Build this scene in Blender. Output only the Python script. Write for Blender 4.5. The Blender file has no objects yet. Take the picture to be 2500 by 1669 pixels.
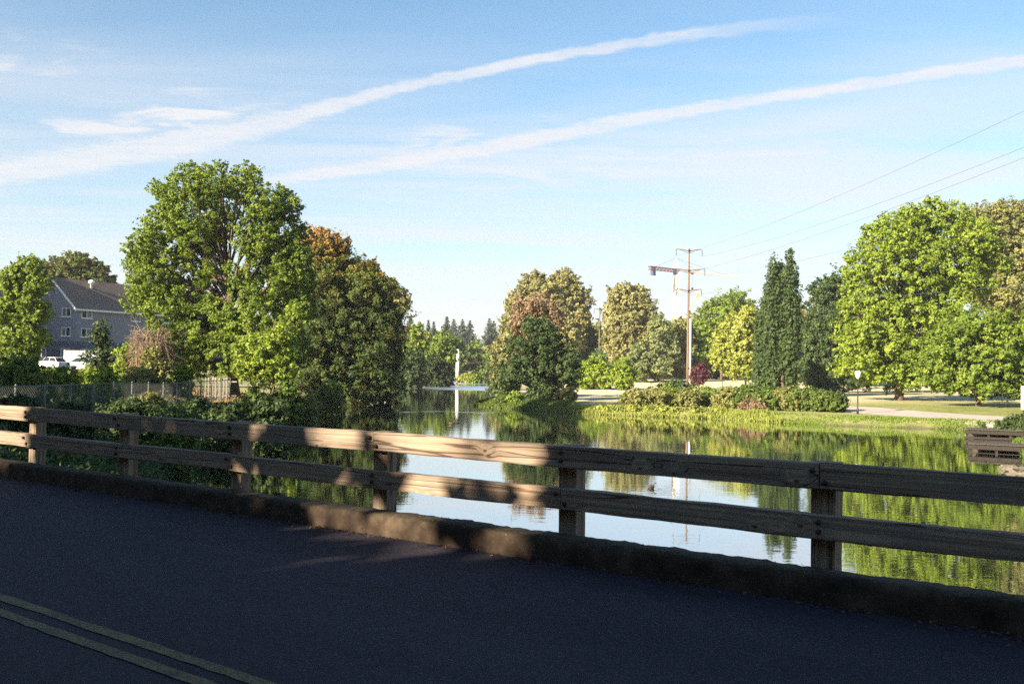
import bpy, bmesh, math, random
import numpy as np
from mathutils import Vector, Matrix

# ---------------------------------------------------------------- camera, sky, sun, exposure
sc = bpy.context.scene
col = sc.collection
FPX = 2430.0                       # focal length in pixels of a 2500 px wide frame
K = 2500.0 / 2349.0                # measurements below were taken on a 2349 px wide view
PITCH = math.atan((900 - 834.5) / FPX)
ROLL = math.radians(0.9)
EYE = 1.6
_f = np.array([0, math.cos(PITCH), math.sin(PITCH)])
_u0 = np.array([0, -math.sin(PITCH), math.cos(PITCH)])
_r0 = np.array([1.0, 0, 0])
_R = math.cos(ROLL) * _r0 + math.sin(ROLL) * _u0
_U = -math.sin(ROLL) * _r0 + math.cos(ROLL) * _u0

cd = bpy.data.cameras.new('camera')
cam = bpy.data.objects.new('camera', cd)
col.objects.link(cam)
cd.sensor_width = 36.0
cd.lens = 36.0 * FPX / 2500.0
cd.clip_start = 0.1
cd.clip_end = 20000
cam.matrix_world = Matrix(((_R[0], _U[0], -_f[0], 0), (_R[1], _U[1], -_f[1], 0), (_R[2], _U[2], -_f[2], EYE), (0, 0, 0, 1)))
sc.camera = cam

SUN_EL = math.radians(23.0)
SUN_H = np.array([0.74, 0.67]) / np.hypot(0.74, 0.67)     # ground direction the light travels
SUN_DIR = np.array([SUN_H[0] * math.cos(SUN_EL), SUN_H[1] * math.cos(SUN_EL), -math.sin(SUN_EL)])
sd = bpy.data.lights.new('sun', 'SUN')
sd.energy = 5.0
sd.angle = math.radians(0.53)
sd.color = (1.0, 0.84, 0.62)
sun = bpy.data.objects.new('sun', sd)
col.objects.link(sun)
sun.rotation_euler = Vector(SUN_DIR).to_track_quat('-Z', 'Y').to_euler()
sun.location = (-60, -40, 60)

sc.view_settings.view_transform = 'Standard'
sc.view_settings.look = 'None'
sc.view_settings.exposure = 2.0
sc.view_settings.gamma = 1.0
sc.cycles.use_denoising = False
sc.cycles.max_bounces = 6
sc.cycles.diffuse_bounces = 3
sc.cycles.glossy_bounces = 3
sc.cycles.transmission_bounces = 3
sc.cycles.transparent_max_bounces = 6
sc.cycles.sample_clamp_indirect = 2.0
sc.cycles.caustics_reflective = False
sc.cycles.caustics_refractive = False

world = bpy.data.worlds.new('World')
sc.world = world
world.use_nodes = True
SKY_STRENGTH = 0.05


class NT:
    """small helper to wire node trees"""
    def __init__(s, tree):
        s.t = tree
        s.n = tree.nodes
        s.l = tree.links

    def new(s, typ, **kw):
        nd = s.n.new(typ)
        for k_, v in kw.items():
            setattr(nd, k_, v)
        return nd

    def val(s, sock, v):
        if isinstance(v, bpy.types.NodeSocket):
            s.l.new(v, sock)
        else:
            sock.default_value = v

    def math(s, op, a, b=0.0, c=0.0, clamp=False):
        nd = s.new('ShaderNodeMath', operation=op)
        nd.use_clamp = clamp
        s.val(nd.inputs[0], a)
        s.val(nd.inputs[1], b)
        s.val(nd.inputs[2], c)
        return nd.outputs[0]

    def maprange(s, x, a, b, c=0.0, d=1.0, smooth=True):
        nd = s.new('ShaderNodeMapRange', interpolation_type='SMOOTHSTEP' if smooth else 'LINEAR')
        s.val(nd.inputs[0], x)
        for i, v in enumerate((a, b, c, d)):
            s.val(nd.inputs[1 + i], v)
        return nd.outputs[0]

    def noise(s, vec, scale, detail=4.0, rough=0.55, dist=0.0):
        nd = s.new('ShaderNodeTexNoise')
        if vec is not None:
            s.l.new(vec, nd.inputs['Vector'])
        nd.inputs['Scale'].default_value = scale
        nd.inputs['Detail'].default_value = detail
        nd.inputs['Roughness'].default_value = rough
        nd.inputs['Distortion'].default_value = dist
        return nd.outputs[0]

    def mapping(s, vec, loc=(0, 0, 0), rot=(0, 0, 0), scale=(1, 1, 1)):
        nd = s.new('ShaderNodeMapping')
        s.l.new(vec, nd.inputs[0])
        nd.inputs[1].default_value = loc
        nd.inputs[2].default_value = rot
        nd.inputs[3].default_value = scale
        return nd.outputs[0]

    def mix(s, fac, a, b, blend='MIX'):
        nd = s.new('ShaderNodeMix', data_type='RGBA', blend_type=blend)
        s.val(nd.inputs[0], fac)
        s.val(nd.inputs[6], a if isinstance(a, bpy.types.NodeSocket) else (*a[:3], 1))
        s.val(nd.inputs[7], b if isinstance(b, bpy.types.NodeSocket) else (*b[:3], 1))
        return nd.outputs[2]

    def ramp(s, x, stops, interp='LINEAR'):
        nd = s.new('ShaderNodeValToRGB')
        nd.color_ramp.interpolation = interp
        el = nd.color_ramp.elements
        while len(el) < len(stops):
            el.new(0.5)
        for e_, (p_, c_) in zip(el, stops):
            e_.position = p_
            e_.color = (*c_[:3], 1)
        s.val(nd.inputs[0], x)
        return nd.outputs[0]

    def curve(s, x, pts):
        nd = s.new('ShaderNodeFloatCurve')
        c_ = nd.mapping.curves[0]
        nd.mapping.extend = 'EXTRAPOLATED'
        nd.mapping.use_clip = False
        c_.points[0].location = pts[0]
        c_.points[1].location = pts[-1]
        for q in pts[1:-1]:
            c_.points.new(*q)
        nd.mapping.update()
        s.val(nd.inputs['Value'], x)
        return nd.outputs[0]


def build_world():
    w = NT(world.node_tree)
    for nd in list(w.n):
        w.n.remove(nd)
    out = w.new('ShaderNodeOutputWorld')
    bg = w.new('ShaderNodeBackground')
    sky = w.new('ShaderNodeTexSky', sky_type='NISHITA')
    sky.sun_disc = False
    sky.sun_elevation = SUN_EL
    sky.sun_rotation = math.atan2(-SUN_H[0], -SUN_H[1])
    sky.altitude = 60
    sky.air_density = 1.0
    sky.dust_density = 0.6
    sky.ozone_density = 1.2
    geo = w.new('ShaderNodeTexCoord')
    sep = w.new('ShaderNodeSeparateXYZ')
    w.l.new(geo.outputs['Generated'], sep.inputs[0])
    z = w.math('MAXIMUM', sep.outputs[2], 0.02)
    u = w.math('DIVIDE', sep.outputs[0], z)
    v = w.math('DIVIDE', sep.outputs[1], z)
    cmb = w.new('ShaderNodeCombineXYZ')
    w.val(cmb.inputs[0], u)
    w.val(cmb.inputs[1], v)
    P = cmb.outputs[0]
    n_edge = w.math('SUBTRACT', w.noise(P, 9.0, 5, 0.6), 0.5)
    n_fine = w.math('SUBTRACT', w.noise(P, 26.0, 4, 0.65), 0.5)
    n_edge2 = w.math('SUBTRACT', w.noise(P, 3.0, 4, 0.6), 0.5)
    n_body = w.noise(w.mapping(P, rot=(0, 0, math.radians(36)), scale=(2, 4, 1)), 1.6, 4, 0.55)

    def trail(pts, width_pts, a0, a1, a2, a3, gain):
        # an aircraft trail on the cloud layer: centre line v(u), soft lumpy edges
        lo, hi = pts[0][0], pts[-1][0]
        t = w.math('DIVIDE', w.math('SUBTRACT', u, lo), hi - lo)
        vc = w.math('MULTIPLY', w.curve(t, [((a - lo) / (hi - lo), b / 10) for a, b in pts]), 10)
        wd = w.math('MULTIPLY', w.curve(t, [((a - lo) / (hi - lo), b) for a, b in width_pts]), 1.0)
        b = w.math('SUBTRACT', v, vc)
        b = w.math('ADD', b, w.math('MULTIPLY', n_edge, w.math('MULTIPLY', wd, 1.3)))
        b = w.math('ADD', b, w.math('MULTIPLY', n_edge2, w.math('MULTIPLY', wd, 0.7)))
        b = w.math('ADD', b, w.math('MULTIPLY', n_fine, w.math('MULTIPLY', wd, 0.55)))
        m = w.maprange(w.math('DIVIDE', w.math('ABSOLUTE', b), wd), 1.1, 0.35)
        f_ = w.math('MULTIPLY', w.maprange(u, a0, a1), w.maprange(u, a3, a2))
        m = w.math('MULTIPLY', m, f_)
        m = w.math('MULTIPLY', m, w.maprange(w.math('ADD', n_body, w.math('MULTIPLY', n_fine, .5)), 0.2, 0.65, 0.55, 1.0))
        return w.math('MULTIPLY', m, gain, clamp=True)

    c1 = trail([(-2.733, 5.30), (-1.829, 4.70), (-1.028, 4.12), (-0.712, 3.82), (-0.446, 3.57), (-0.124, 3.33), (0.159, 3.135), (0.537, 2.93), (0.879, 2.79)],
               [(-2.733, .32), (-1.2, .24), (-0.9, .14), (0.879, .085)], -4.5, -2.9, 0.25, 1.0, 0.85)
    c2 = trail([(-1.313, 5.34), (-0.847, 5.07), (-0.375, 4.70), (0.035, 4.355), (0.386, 4.03), (0.693, 3.767), (0.971, 3.569), (1.221, 3.391), (1.448, 3.229), (1.613, 3.13)],
               [(-1.313, .17), (0.0, .19), (0.7, .125), (1.613, .11)], -1.9, -1.0, 3.4, 5.0, 0.92)
    cirrus = w.noise(w.mapping(P, rot=(0, 0, math.radians(33)), scale=(0.28, 0.75, 1)), 1.0, 4, 0.55, 0.8)
    far = w.maprange(sep.outputs[2], 0.40, 0.17)
    cir = w.math('MULTIPLY', w.maprange(cirrus, 0.30, 0.68), w.math('MULTIPLY', far, 0.72))

    def blob(cu, cv, ru, rv, rot, thr, gain):
        m = w.mapping(P, loc=(-cu, -cv, 0))
        m = w.mapping(m, rot=(0, 0, math.radians(rot)))
        m = w.mapping(m, scale=(1 / ru, 1 / rv, 1))
        ln = w.new('ShaderNodeVectorMath', operation='LENGTH')
        w.l.new(m, ln.inputs[0])
        g = w.maprange(ln.outputs['Value'], 1.0, 0.0)
        nn2 = w.noise(w.mapping(P, loc=(3, 1, 0), rot=(0, 0, math.radians(-20)), scale=(1.0, 1.6, 1)), 2.6, 5, .6, .8)
        nn = w.noise(w.mapping(P, rot=(0, 0, math.radians(25)), scale=(1.2, 2.0, 1)), 1.8, 5, 0.58, 1.0)
        g = w.math('MULTIPLY', g, w.maprange(nn2, .35, .68))
        return w.math('MULTIPLY', w.maprange(w.math('MULTIPLY', w.math('ADD', nn, 0.1), g), thr, thr + .5), gain)

    extra = [blob(-1.25, 3.98, .85, .6, 35, .02, 1.0), blob(-1.78, 4.2, .8, .3, 10, .04, .9),
             blob(-1.66, 3.25, .55, .4, 20, .04, .7), blob(0.55, 4.85, 2.4, 1.0, 36, .04, .6), blob(-0.25, 4.3, 1.0, .45, 36, .06, .65)]
    m = w.math('MAXIMUM', c1, c2)
    for e_ in extra:
        m = w.math('MAXIMUM', m, e_)
    m = w.math('ADD', m, w.math('MULTIPLY', cir, w.math('SUBTRACT', 1.0, m)), clamp=True)
    up = w.maprange(sep.outputs[2], 0.0, 0.03)
    m = w.math('MULTIPLY', m, up)
    hs = w.new('ShaderNodeHueSaturation')
    hs.inputs['Saturation'].default_value = 1.07
    hs.inputs['Value'].default_value = 1.0
    tintn = w.mix(1.0, sky.outputs[0], (.87, 1.0, 1.02), 'MULTIPLY')
    w.l.new(tintn, hs.inputs['Color'])
    veil = w.maprange(sep.outputs[2], 0.37, -0.03, 0.0, 0.93, False)
    c = w.mix(w.math('MULTIPLY', veil, veil), hs.outputs[0], (4.05, 4.12, 4.32))
    c = w.mix(m, c, (4.4, 4.45, 4.65))
    w.l.new(c, bg.inputs[0])
    bg.inputs[1].default_value = SKY_STRENGTH
    w.l.new(bg.outputs[0], out.inputs[0])


build_world()

# ---------------------------------------------------------------- helpers
RNG = np.random.default_rng(7)
rnd = random.Random(11)


def ray(px, py):
    """direction of a point measured on the 2349 px wide view"""
    return _f + _R * (px * K - 1250) / FPX - _U * (py * K - 834.5) / FPX


def at(px, py, Y):
    d = ray(px, py)
    t = Y / d[1]
    return np.array([0, 0, EYE]) + d * t


def xat(px, Y):
    return at(px, 850, Y)[0]


def zat(px, py, Y):
    return at(px, py, Y)[2]


def tag(o, label=None, cat=None, group=None, kind=None):
    if label:
        o['label'] = label
    if cat:
        o['category'] = cat
    if group:
        o['group'] = group
    if kind:
        o['kind'] = kind
    return o


def empty(name, loc, rz=0.0):
    o = bpy.data.objects.new(name, None)
    o.empty_display_size = 0.3
    o.location = loc
    o.rotation_euler = (0, 0, rz)
    col.objects.link(o)
    return o


def link(name, me, mat=None, parent=None):
    o = bpy.data.objects.new(name, me)
    if mat is not None and not me.materials:
        me.materials.append(mat)
    col.objects.link(o)
    if parent is not None:
        o.parent = parent
    return o


class MB:
    def __init__(s):
        s.v = []
        s.f = []

    def add(s, vs, fs):
        b = len(s.v)
        s.v += [tuple(map(float, q)) for q in vs]
        s.f += [tuple(i + b for i in f_) for f_ in fs]

    def box(s, c, size, R=None, taper=1.0):
        hx, hy, hz = (q / 2 for q in size)
        vs = []
        for dz in (-1, 1):
            k_ = taper if dz > 0 else 1.0
            for dx, dy in ((-1, -1), (1, -1), (1, 1), (-1, 1)):
                p_ = np.array([dx * hx * k_, dy * hy * k_, dz * hz])
                if R is not None:
                    p_ = R @ p_
                vs.append(p_ + np.array(c))
        s.add(vs, [(0, 3, 2, 1), (4, 5, 6, 7), (0, 1, 5, 4), (1, 2, 6, 5), (2, 3, 7, 6), (3, 0, 4, 7)])
        return s

    def tube(s, pts, rad, n=6, cap=True):
        pts = np.array(pts, float)
        rad = np.broadcast_to(np.array(rad, float), (len(pts),))
        tang = np.gradient(pts, axis=0)
        ref = np.array([0.13, 0.21, 0.97])
        vs = []
        for p_, t, r in zip(pts, tang, rad):
            t = t / (np.linalg.norm(t) + 1e-9)
            a = ref if abs(t @ ref) < 0.9 else np.array([1.0, 0.1, 0])
            e1 = np.cross(t, a)
            e1 /= np.linalg.norm(e1)
            e2 = np.cross(t, e1)
            for i in range(n):
                an = 2 * math.pi * i / n
                vs.append(p_ + r * (math.cos(an) * e1 + math.sin(an) * e2))
        fs = []
        for j in range(len(pts) - 1):
            for i in range(n):
                i2 = (i + 1) % n
                fs.append((j * n + i, j * n + i2, (j + 1) * n + i2, (j + 1) * n + i))
        if cap:
            fs.append(tuple(range(n))[::-1])
            fs.append(tuple((len(pts) - 1) * n + i for i in range(n)))
        s.add(vs, fs)
        return s

    def ball(s, c, r, nu=8, nv=6):
        r = np.broadcast_to(np.array(r, float), (3,))
        vs = [np.array(c) + r * np.array([0, 0, -1])]
        for j in range(1, nv):
            ph = -math.pi / 2 + math.pi * j / nv
            for i in range(nu):
                an = 2 * math.pi * i / nu
                vs.append(np.array(c) + r * np.array([math.cos(ph) * math.cos(an), math.cos(ph) * math.sin(an), math.sin(ph)]))
        vs.append(np.array(c) + r * np.array([0, 0, 1]))
        fs = []
        for i in range(nu):
            fs.append((0, 1 + (i + 1) % nu, 1 + i))
            fs.append((len(vs) - 1, 1 + (nv - 2) * nu + i, 1 + (nv - 2) * nu + (i + 1) % nu))
        for j in range(nv - 2):
            for i in range(nu):
                a = 1 + j * nu
                i2 = (i + 1) % nu
                fs.append((a + i, a + i2, a + nu + i2, a + nu + i))
        s.add(vs, fs)
        return s

    def mesh(s, name, smooth=False):
        me = bpy.data.meshes.new(name)
        me.from_pydata(s.v, [], s.f)
        me.update()
        if smooth:
            me.polygons.foreach_set('use_smooth', [True] * len(me.polygons))
        return me

    def build(s, name, mat, parent=None, smooth=False):
        return link(name, s.mesh(name, smooth), mat, parent)


def rotz(a):
    c, s_ = math.cos(a), math.sin(a)
    return np.array([[c, -s_, 0], [s_, c, 0], [0, 0, 1.0]])


def np_mesh(name, V, loops, nper, attrs=None, smooth=False):
    """mesh of faces with nper corners each, from numpy arrays"""
    me = bpy.data.meshes.new(name)
    nf = len(loops) // nper
    me.vertices.add(len(V))
    me.vertices.foreach_set('co', np.ascontiguousarray(V, np.float32).ravel())
    me.loops.add(len(loops))
    me.loops.foreach_set('vertex_index', np.ascontiguousarray(loops, np.int32))
    me.polygons.add(nf)
    me.polygons.foreach_set('loop_start', np.arange(0, nf * nper, nper, dtype=np.int32))
    if smooth:
        me.polygons.foreach_set('use_smooth', np.ones(nf, bool))
    for k_, a in (attrs or {}).items():
        at_ = me.attributes.new(k_, 'FLOAT', 'POINT')
        at_.data.foreach_set('value', np.ascontiguousarray(a, np.float32))
    me.update(calc_edges=True)
    return me


# ---------------------------------------------------------------- materials
MATS = {}


def material(name):
    m = bpy.data.materials.new(name)
    m.use_nodes = True
    t = NT(m.node_tree)
    for nd in list(t.n):
        t.n.remove(nd)
    out = t.new('ShaderNodeOutputMaterial')
    MATS[name] = m
    return m, t, out


def principled(t, out, color, rough=0.6, metal=0.0, spec=0.5, bump=None, bump_strength=0.3, bump_dist=0.01):
    b = t.new('ShaderNodeBsdfPrincipled')
    t.val(b.inputs['Base Color'], color if isinstance(color, bpy.types.NodeSocket) else (*color, 1))
    t.val(b.inputs['Roughness'], rough)
    t.val(b.inputs['Metallic'], metal)
    t.val(b.inputs['Specular IOR Level'], spec)
    if bump is not None:
        bn = t.new('ShaderNodeBump')
        bn.inputs['Strength'].default_value = bump_strength
        bn.inputs['Distance'].default_value = bump_dist
        t.l.new(bump, bn.inputs['Height'])
        t.l.new(bn.outputs[0], b.inputs['Normal'])
    t.l.new(b.outputs[0], out.inputs[0])
    return b


def plain(name, color, rough=0.6, metal=0.0, spec=0.4, var=0.25, scale=3.0):
    m, t, out = material(name)
    tc = t.new('ShaderNodeTexCoord').outputs['Object']
    n = t.noise(tc, scale, 5, 0.6)
    c = t.mix(n, tuple(q * (1 - var) for q in color), tuple(min(1, q * (1 + var)) for q in color))
    principled(t, out, c, rough, metal, spec)
    return m


def leaf_mat(name, c0, c1, c2, trans=0.26):
    """leaves: the colour of each leaf comes from its own tint value"""
    m, t, out = material(name)
    a = t.new('ShaderNodeAttribute', attribute_name='tint')
    c = t.ramp(a.outputs['Fac'], [(0.0, c0), (0.5, c1), (1.0, c2)])
    d = t.new('ShaderNodeBsdfPrincipled')
    t.l.new(c, d.inputs['Base Color'])
    d.inputs['Roughness'].default_value = 0.62
    d.inputs['Specular IOR Level'].default_value = 0.22
    tr = t.new('ShaderNodeBsdfTranslucent')
    ct = t.mix(0.5, c, tuple(min(1, q * 1.5) for q in c2))
    t.l.new(ct, tr.inputs[0])
    mx = t.new('ShaderNodeMixShader')
    mx.inputs[0].default_value = trans
    t.l.new(d.outputs[0], mx.inputs[1])
    t.l.new(tr.outputs[0], mx.inputs[2])
    t.l.new(mx.outputs[0], out.inputs[0])
    return m


LEAF = {
    'fresh': leaf_mat('leaf_fresh', (.075, .120, .018), (.130, .195, .024), (.215, .270, .035)),
    'lime': leaf_mat('leaf_lime', (.095, .150, .016), (.170, .240, .026), (.270, .330, .045)),
    'mid': leaf_mat('leaf_mid', (.050, .085, .018), (.090, .135, .026), (.150, .195, .035)),
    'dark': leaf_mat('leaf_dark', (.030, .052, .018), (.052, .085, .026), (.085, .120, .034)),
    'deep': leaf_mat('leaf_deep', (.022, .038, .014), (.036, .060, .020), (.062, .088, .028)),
    'rust': leaf_mat('leaf_rust', (.036, .070, .018), (.090, .125, .022), (.310, .175, .045)),
    'tan': leaf_mat('leaf_tan', (.120, .130, .042), (.222, .215, .078), (.335, .310, .135)),
    'olive': leaf_mat('leaf_olive', (0.098, 0.113, 0.034), (0.172, 0.182, 0.055), (0.270, 0.259, 0.090)),
    'sage': leaf_mat('leaf_sage', (0.102, 0.132, 0.054), (0.168, 0.202, 0.079), (0.258, 0.282, 0.120)),
    'yellow': leaf_mat('leaf_yellow', (.150, .185, .035), (.255, .290, .055), (.370, .385, .090)),
    'plum': leaf_mat('leaf_plum', (.035, .012, .016), (.070, .020, .026), (.120, .034, .040), .2),
    'fir': leaf_mat('leaf_fir', (.030, .050, .034), (.048, .070, .044), (.075, .095, .060), .15),
    'brush': leaf_mat('leaf_brush', (.110, .075, .040), (.200, .140, .080), (.330, .240, .150), .2),
    'reed': leaf_mat('leaf_reed', (.120, .160, .028), (.215, .255, .045), (.370, .370, .095)),
    'litter': leaf_mat('leaf_litter', (.030, .018, .011), (.070, .038, .020), (.140, .080, .042), .1),
    'straw': leaf_mat('leaf_straw', (.240, .180, .075), (.380, .290, .125), (.520, .420, .210), .3),
    'blue': leaf_mat('leaf_blue', (.040, .085, .045), (.070, .125, .064), (.110, .170, .085)),
}


def bark_mat(name, c):
    m, t, out = material(name)
    tc = t.new('ShaderNodeTexCoord').outputs['Object']
    n = t.noise(t.mapping(tc, scale=(9, 9, 1.6)), 1.4, 6, 0.65)
    cc = t.ramp(n, [(0.25, tuple(q * .45 for q in c)), (0.75, tuple(q * 1.35 for q in c))])
    principled(t, out, cc, 0.9, spec=0.2, bump=n, bump_strength=0.7, bump_dist=0.04)
    return m


BARK = bark_mat('bark', (.11, .080, .056))
BARK_PALE = bark_mat('bark_pale', (.20, .165, .125))
TWIG = bark_mat('twig', (.24, .175, .125))


def wood_mat():
    m, t, out = material('weathered_timber')
    tcn = t.new('ShaderNodeTexCoord')
    tc = tcn.outputs['Object']
    oi = t.new('ShaderNodeObjectInfo')
    sh = t.new('ShaderNodeVectorMath', operation='ADD')
    t.l.new(tc, sh.inputs[0])
    cm = t.new('ShaderNodeCombineXYZ')
    t.val(cm.inputs[0], t.math('MULTIPLY', oi.outputs['Random'], 37.0))
    t.val(cm.inputs[1], t.math('MULTIPLY', oi.outputs['Random'], 11.0))
    t.l.new(cm.outputs[0], sh.inputs[1])
    P = sh.outputs[0]
    # knots: sparse cells, the grain bends round them
    s2 = t.new('ShaderNodeSeparateXYZ')
    t.l.new(P, s2.inputs[0])
    kv = t.new('ShaderNodeCombineXYZ')
    t.val(kv.inputs[0], t.math('MULTIPLY', s2.outputs[0], 3.1))
    t.val(kv.inputs[1], t.math('MULTIPLY', t.math('ADD', s2.outputs[2], t.math('MULTIPLY', s2.outputs[1], .8)), 5.2))
    vor = t.new('ShaderNodeTexVoronoi', feature='F1', voronoi_dimensions='2D')
    vor.inputs['Scale'].default_value = 1.0
    vor.inputs['Randomness'].default_value = .9
    t.l.new(kv.outputs[0], vor.inputs['Vector'])
    scl = t.new('ShaderNodeSeparateColor')
    t.l.new(vor.outputs['Color'], scl.inputs[0])
    kd = t.math('ADD', vor.outputs['Distance'], t.math('MULTIPLY', t.math('LESS_THAN', scl.outputs[0], .84), 2.0))
    bend = t.maprange(kd, 0.55, 0.05)
    warp = t.math('MULTIPLY', bend, 0.035)
    sp = t.new('ShaderNodeSeparateXYZ')
    t.l.new(P, sp.inputs[0])
    cb = t.new('ShaderNodeCombineXYZ')
    t.val(cb.inputs[0], sp.outputs[0])
    t.val(cb.inputs[1], t.math('ADD', sp.outputs[1], warp))
    t.val(cb.inputs[2], t.math('ADD', sp.outputs[2], warp))
    g1 = t.noise(t.mapping(cb.outputs[0], scale=(0.45, 30, 44)), 1.0, 6, 0.62, 0.25)
    g2 = t.noise(t.mapping(cb.outputs[0], scale=(0.35, 6, 9)), 1.0, 5, 0.6, 0.5)
    base = t.ramp(g1, [(0.25, (.080, .056, .041)), (0.45, (.195, .146, .107)), (0.60, (.300, .232, .172)), (0.80, (.400, .320, .245))])
    stain = t.maprange(g2, 0.52, 0.72)
    c = t.mix(t.math('MULTIPLY', stain, 0.65), base, (.19, .085, .042))
    grey = t.maprange(t.noise(P, 2.2, 4, 0.6), 0.45, 0.7)
    c = t.mix(t.math('MULTIPLY', grey, 0.45), c, (.145, .132, .118))
    knot = t.math('MULTIPLY', t.maprange(kd, 0.10, 0.03), .8)
    ring = t.math('MULTIPLY', t.maprange(kd, 0.2, 0.1), t.math('SUBTRACT', 1.0, knot))
    c = t.mix(t.math('MULTIPLY', ring, 0.3), c, (.36, .28, .20))
    c = t.mix(knot, c, (.035, .022, .016))
    # long drying checks
    ck = t.noise(t.mapping(cb.outputs[0], scale=(0.22, 7, 8)), 1.0, 2, 0.5, 0.1)
    crack = t.maprange(t.math('ABSOLUTE', t.math('SUBTRACT', ck, 0.5)), 0.012, 0.003)
    c = t.mix(t.math('MULTIPLY', crack, 0.8), c, (.03, .02, .014))
    h = t.math('SUBTRACT', t.math('MULTIPLY', g1, 0.6), t.math('MULTIPLY', crack, 0.7))
    principled(t, out, c, 0.85, spec=0.25, bump=h, bump_strength=0.6, bump_dist=0.012)
    return m


WOOD = wood_mat()


def asphalt_mat():
    m, t, out = material('asphalt')
    tc = t.new('ShaderNodeTexCoord').outputs['Object']
    fine = t.noise(tc, 160, 3, 0.7)
    mid = t.noise(tc, 14, 5, 0.65)
    big = t.noise(t.mapping(tc, scale=(0.25, 1.1, 1)), 0.9, 5, 0.6)
    c = t.ramp(fine, [(0.3, (.009, .007, .013)), (0.6, (.026, .021, .034)), (0.8, (.070, .059, .078))])
    c = t.mix(t.maprange(big, 0.35, 0.7, 0.0, 0.5), c, (.040, .033, .045))
    c = t.mix(t.maprange(mid, 0.62, 0.75, 0.0, 0.35), c, (.085, .078, .072))
    vor = t.new('ShaderNodeTexVoronoi', feature='F1')
    vor.inputs['Scale'].default_value = 300
    t.l.new(tc, vor.inputs['Vector'])
    v2 = t.new('ShaderNodeTexVoronoi', feature='F1')
    v2.inputs['Scale'].default_value = 55
    t.l.new(tc, v2.inputs['Vector'])
    sc2 = t.new('ShaderNodeSeparateColor')
    t.l.new(v2.outputs['Color'], sc2.inputs[0])
    stone = t.math('MULTIPLY', t.maprange(v2.outputs['Distance'], .45, .25), t.maprange(sc2.outputs[0], .55, .95))
    c = t.mix(t.math('MULTIPLY', stone, .75), c, (.095, .085, .092))
    spr_ = t.new('ShaderNodeSeparateXYZ')
    t.l.new(tc, spr_.inputs[0])
    wheel = t.noise(t.mapping(tc, scale=(.03, 1.3, 1)), 1.0, 2, .5)
    c = t.mix(t.maprange(wheel, .42, .62, 0, .35), c, (.020, .019, .021))
    ck = t.noise(t.mapping(tc, scale=(.5, .9, 1)), .8, 6, .7, .6)
    crack = t.maprange(t.math('ABSOLUTE', t.math('SUBTRACT', ck, .5)), .006, .001)
    c = t.mix(t.math('MULTIPLY', crack, .7), c, (.006, .006, .007))
    h = t.math('ADD', t.math('MULTIPLY', vor.outputs['Distance'], 0.7), t.math('MULTIPLY', mid, 0.2))
    principled(t, out, c, 0.88, spec=0.25, bump=h, bump_strength=0.5, bump_dist=0.006)
    return m


def paint_line_mat():
    m, t, out = material('worn_yellow_paint')
    tc = t.new('ShaderNodeTexCoord').outputs['Object']
    n = t.noise(tc, 60, 5, 0.7)
    n2 = t.noise(tc, 4, 4, 0.6)
    wear = t.maprange(t.math('ADD', n, t.math('MULTIPLY', n2, 0.35)), 0.5, 0.85)
    c = t.mix(wear, (.21, .142, .048), (.035, .033, .034))
    principled(t, out, c, 0.8, spec=0.3, bump=n, bump_strength=0.3, bump_dist=0.004)
    return m


def concrete_mat():
    m, t, out = material('old_concrete')
    tc = t.new('ShaderNodeTexCoord').outputs['Object']
    n1 = t.noise(tc, 5.0, 7, 0.65)
    n2 = t.noise(tc, 34, 5, 0.7)
    c = t.ramp(n1, [(0.28, (.014, .010, .008)), (0.5, (.040, .028, .020)), (0.72, (.085, .060, .042))])
    c = t.mix(t.maprange(n2, 0.55, 0.75, 0, .6), c, (.040, .030, .022))
    vor = t.new('ShaderNodeTexVoronoi', feature='F1')
    vor.inputs['Scale'].default_value = 13
    t.l.new(tc, vor.inputs['Vector'])
    sepc = t.new('ShaderNodeSeparateColor')
    t.l.new(vor.outputs['Color'], sepc.inputs[0])
    spot = t.math('MULTIPLY', t.maprange(t.math('ADD', vor.outputs['Distance'], t.math('MULTIPLY', n2, .5)), 0.40, 0.26), t.maprange(sepc.outputs[0], 0.62, 0.7))
    c = t.mix(t.math('MULTIPLY', spot, .45), c, (.26, .25, .22))
    sp = t.new('ShaderNodeSeparateXYZ')
    t.l.new(tc, sp.inputs[0])
    moss = t.math('MULTIPLY', t.maprange(t.noise(tc, 11, 5, .65), .5, .66), t.maprange(sp.outputs[2], .12, .2))
    c = t.mix(t.math('MULTIPLY', moss, .7), c, (.050, .058, .022))
    h = t.math('ADD', n1, t.math('MULTIPLY', n2, .5))
    principled(t, out, c, 0.93, spec=0.2, bump=h, bump_strength=0.6, bump_dist=0.010)
    return m


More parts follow.
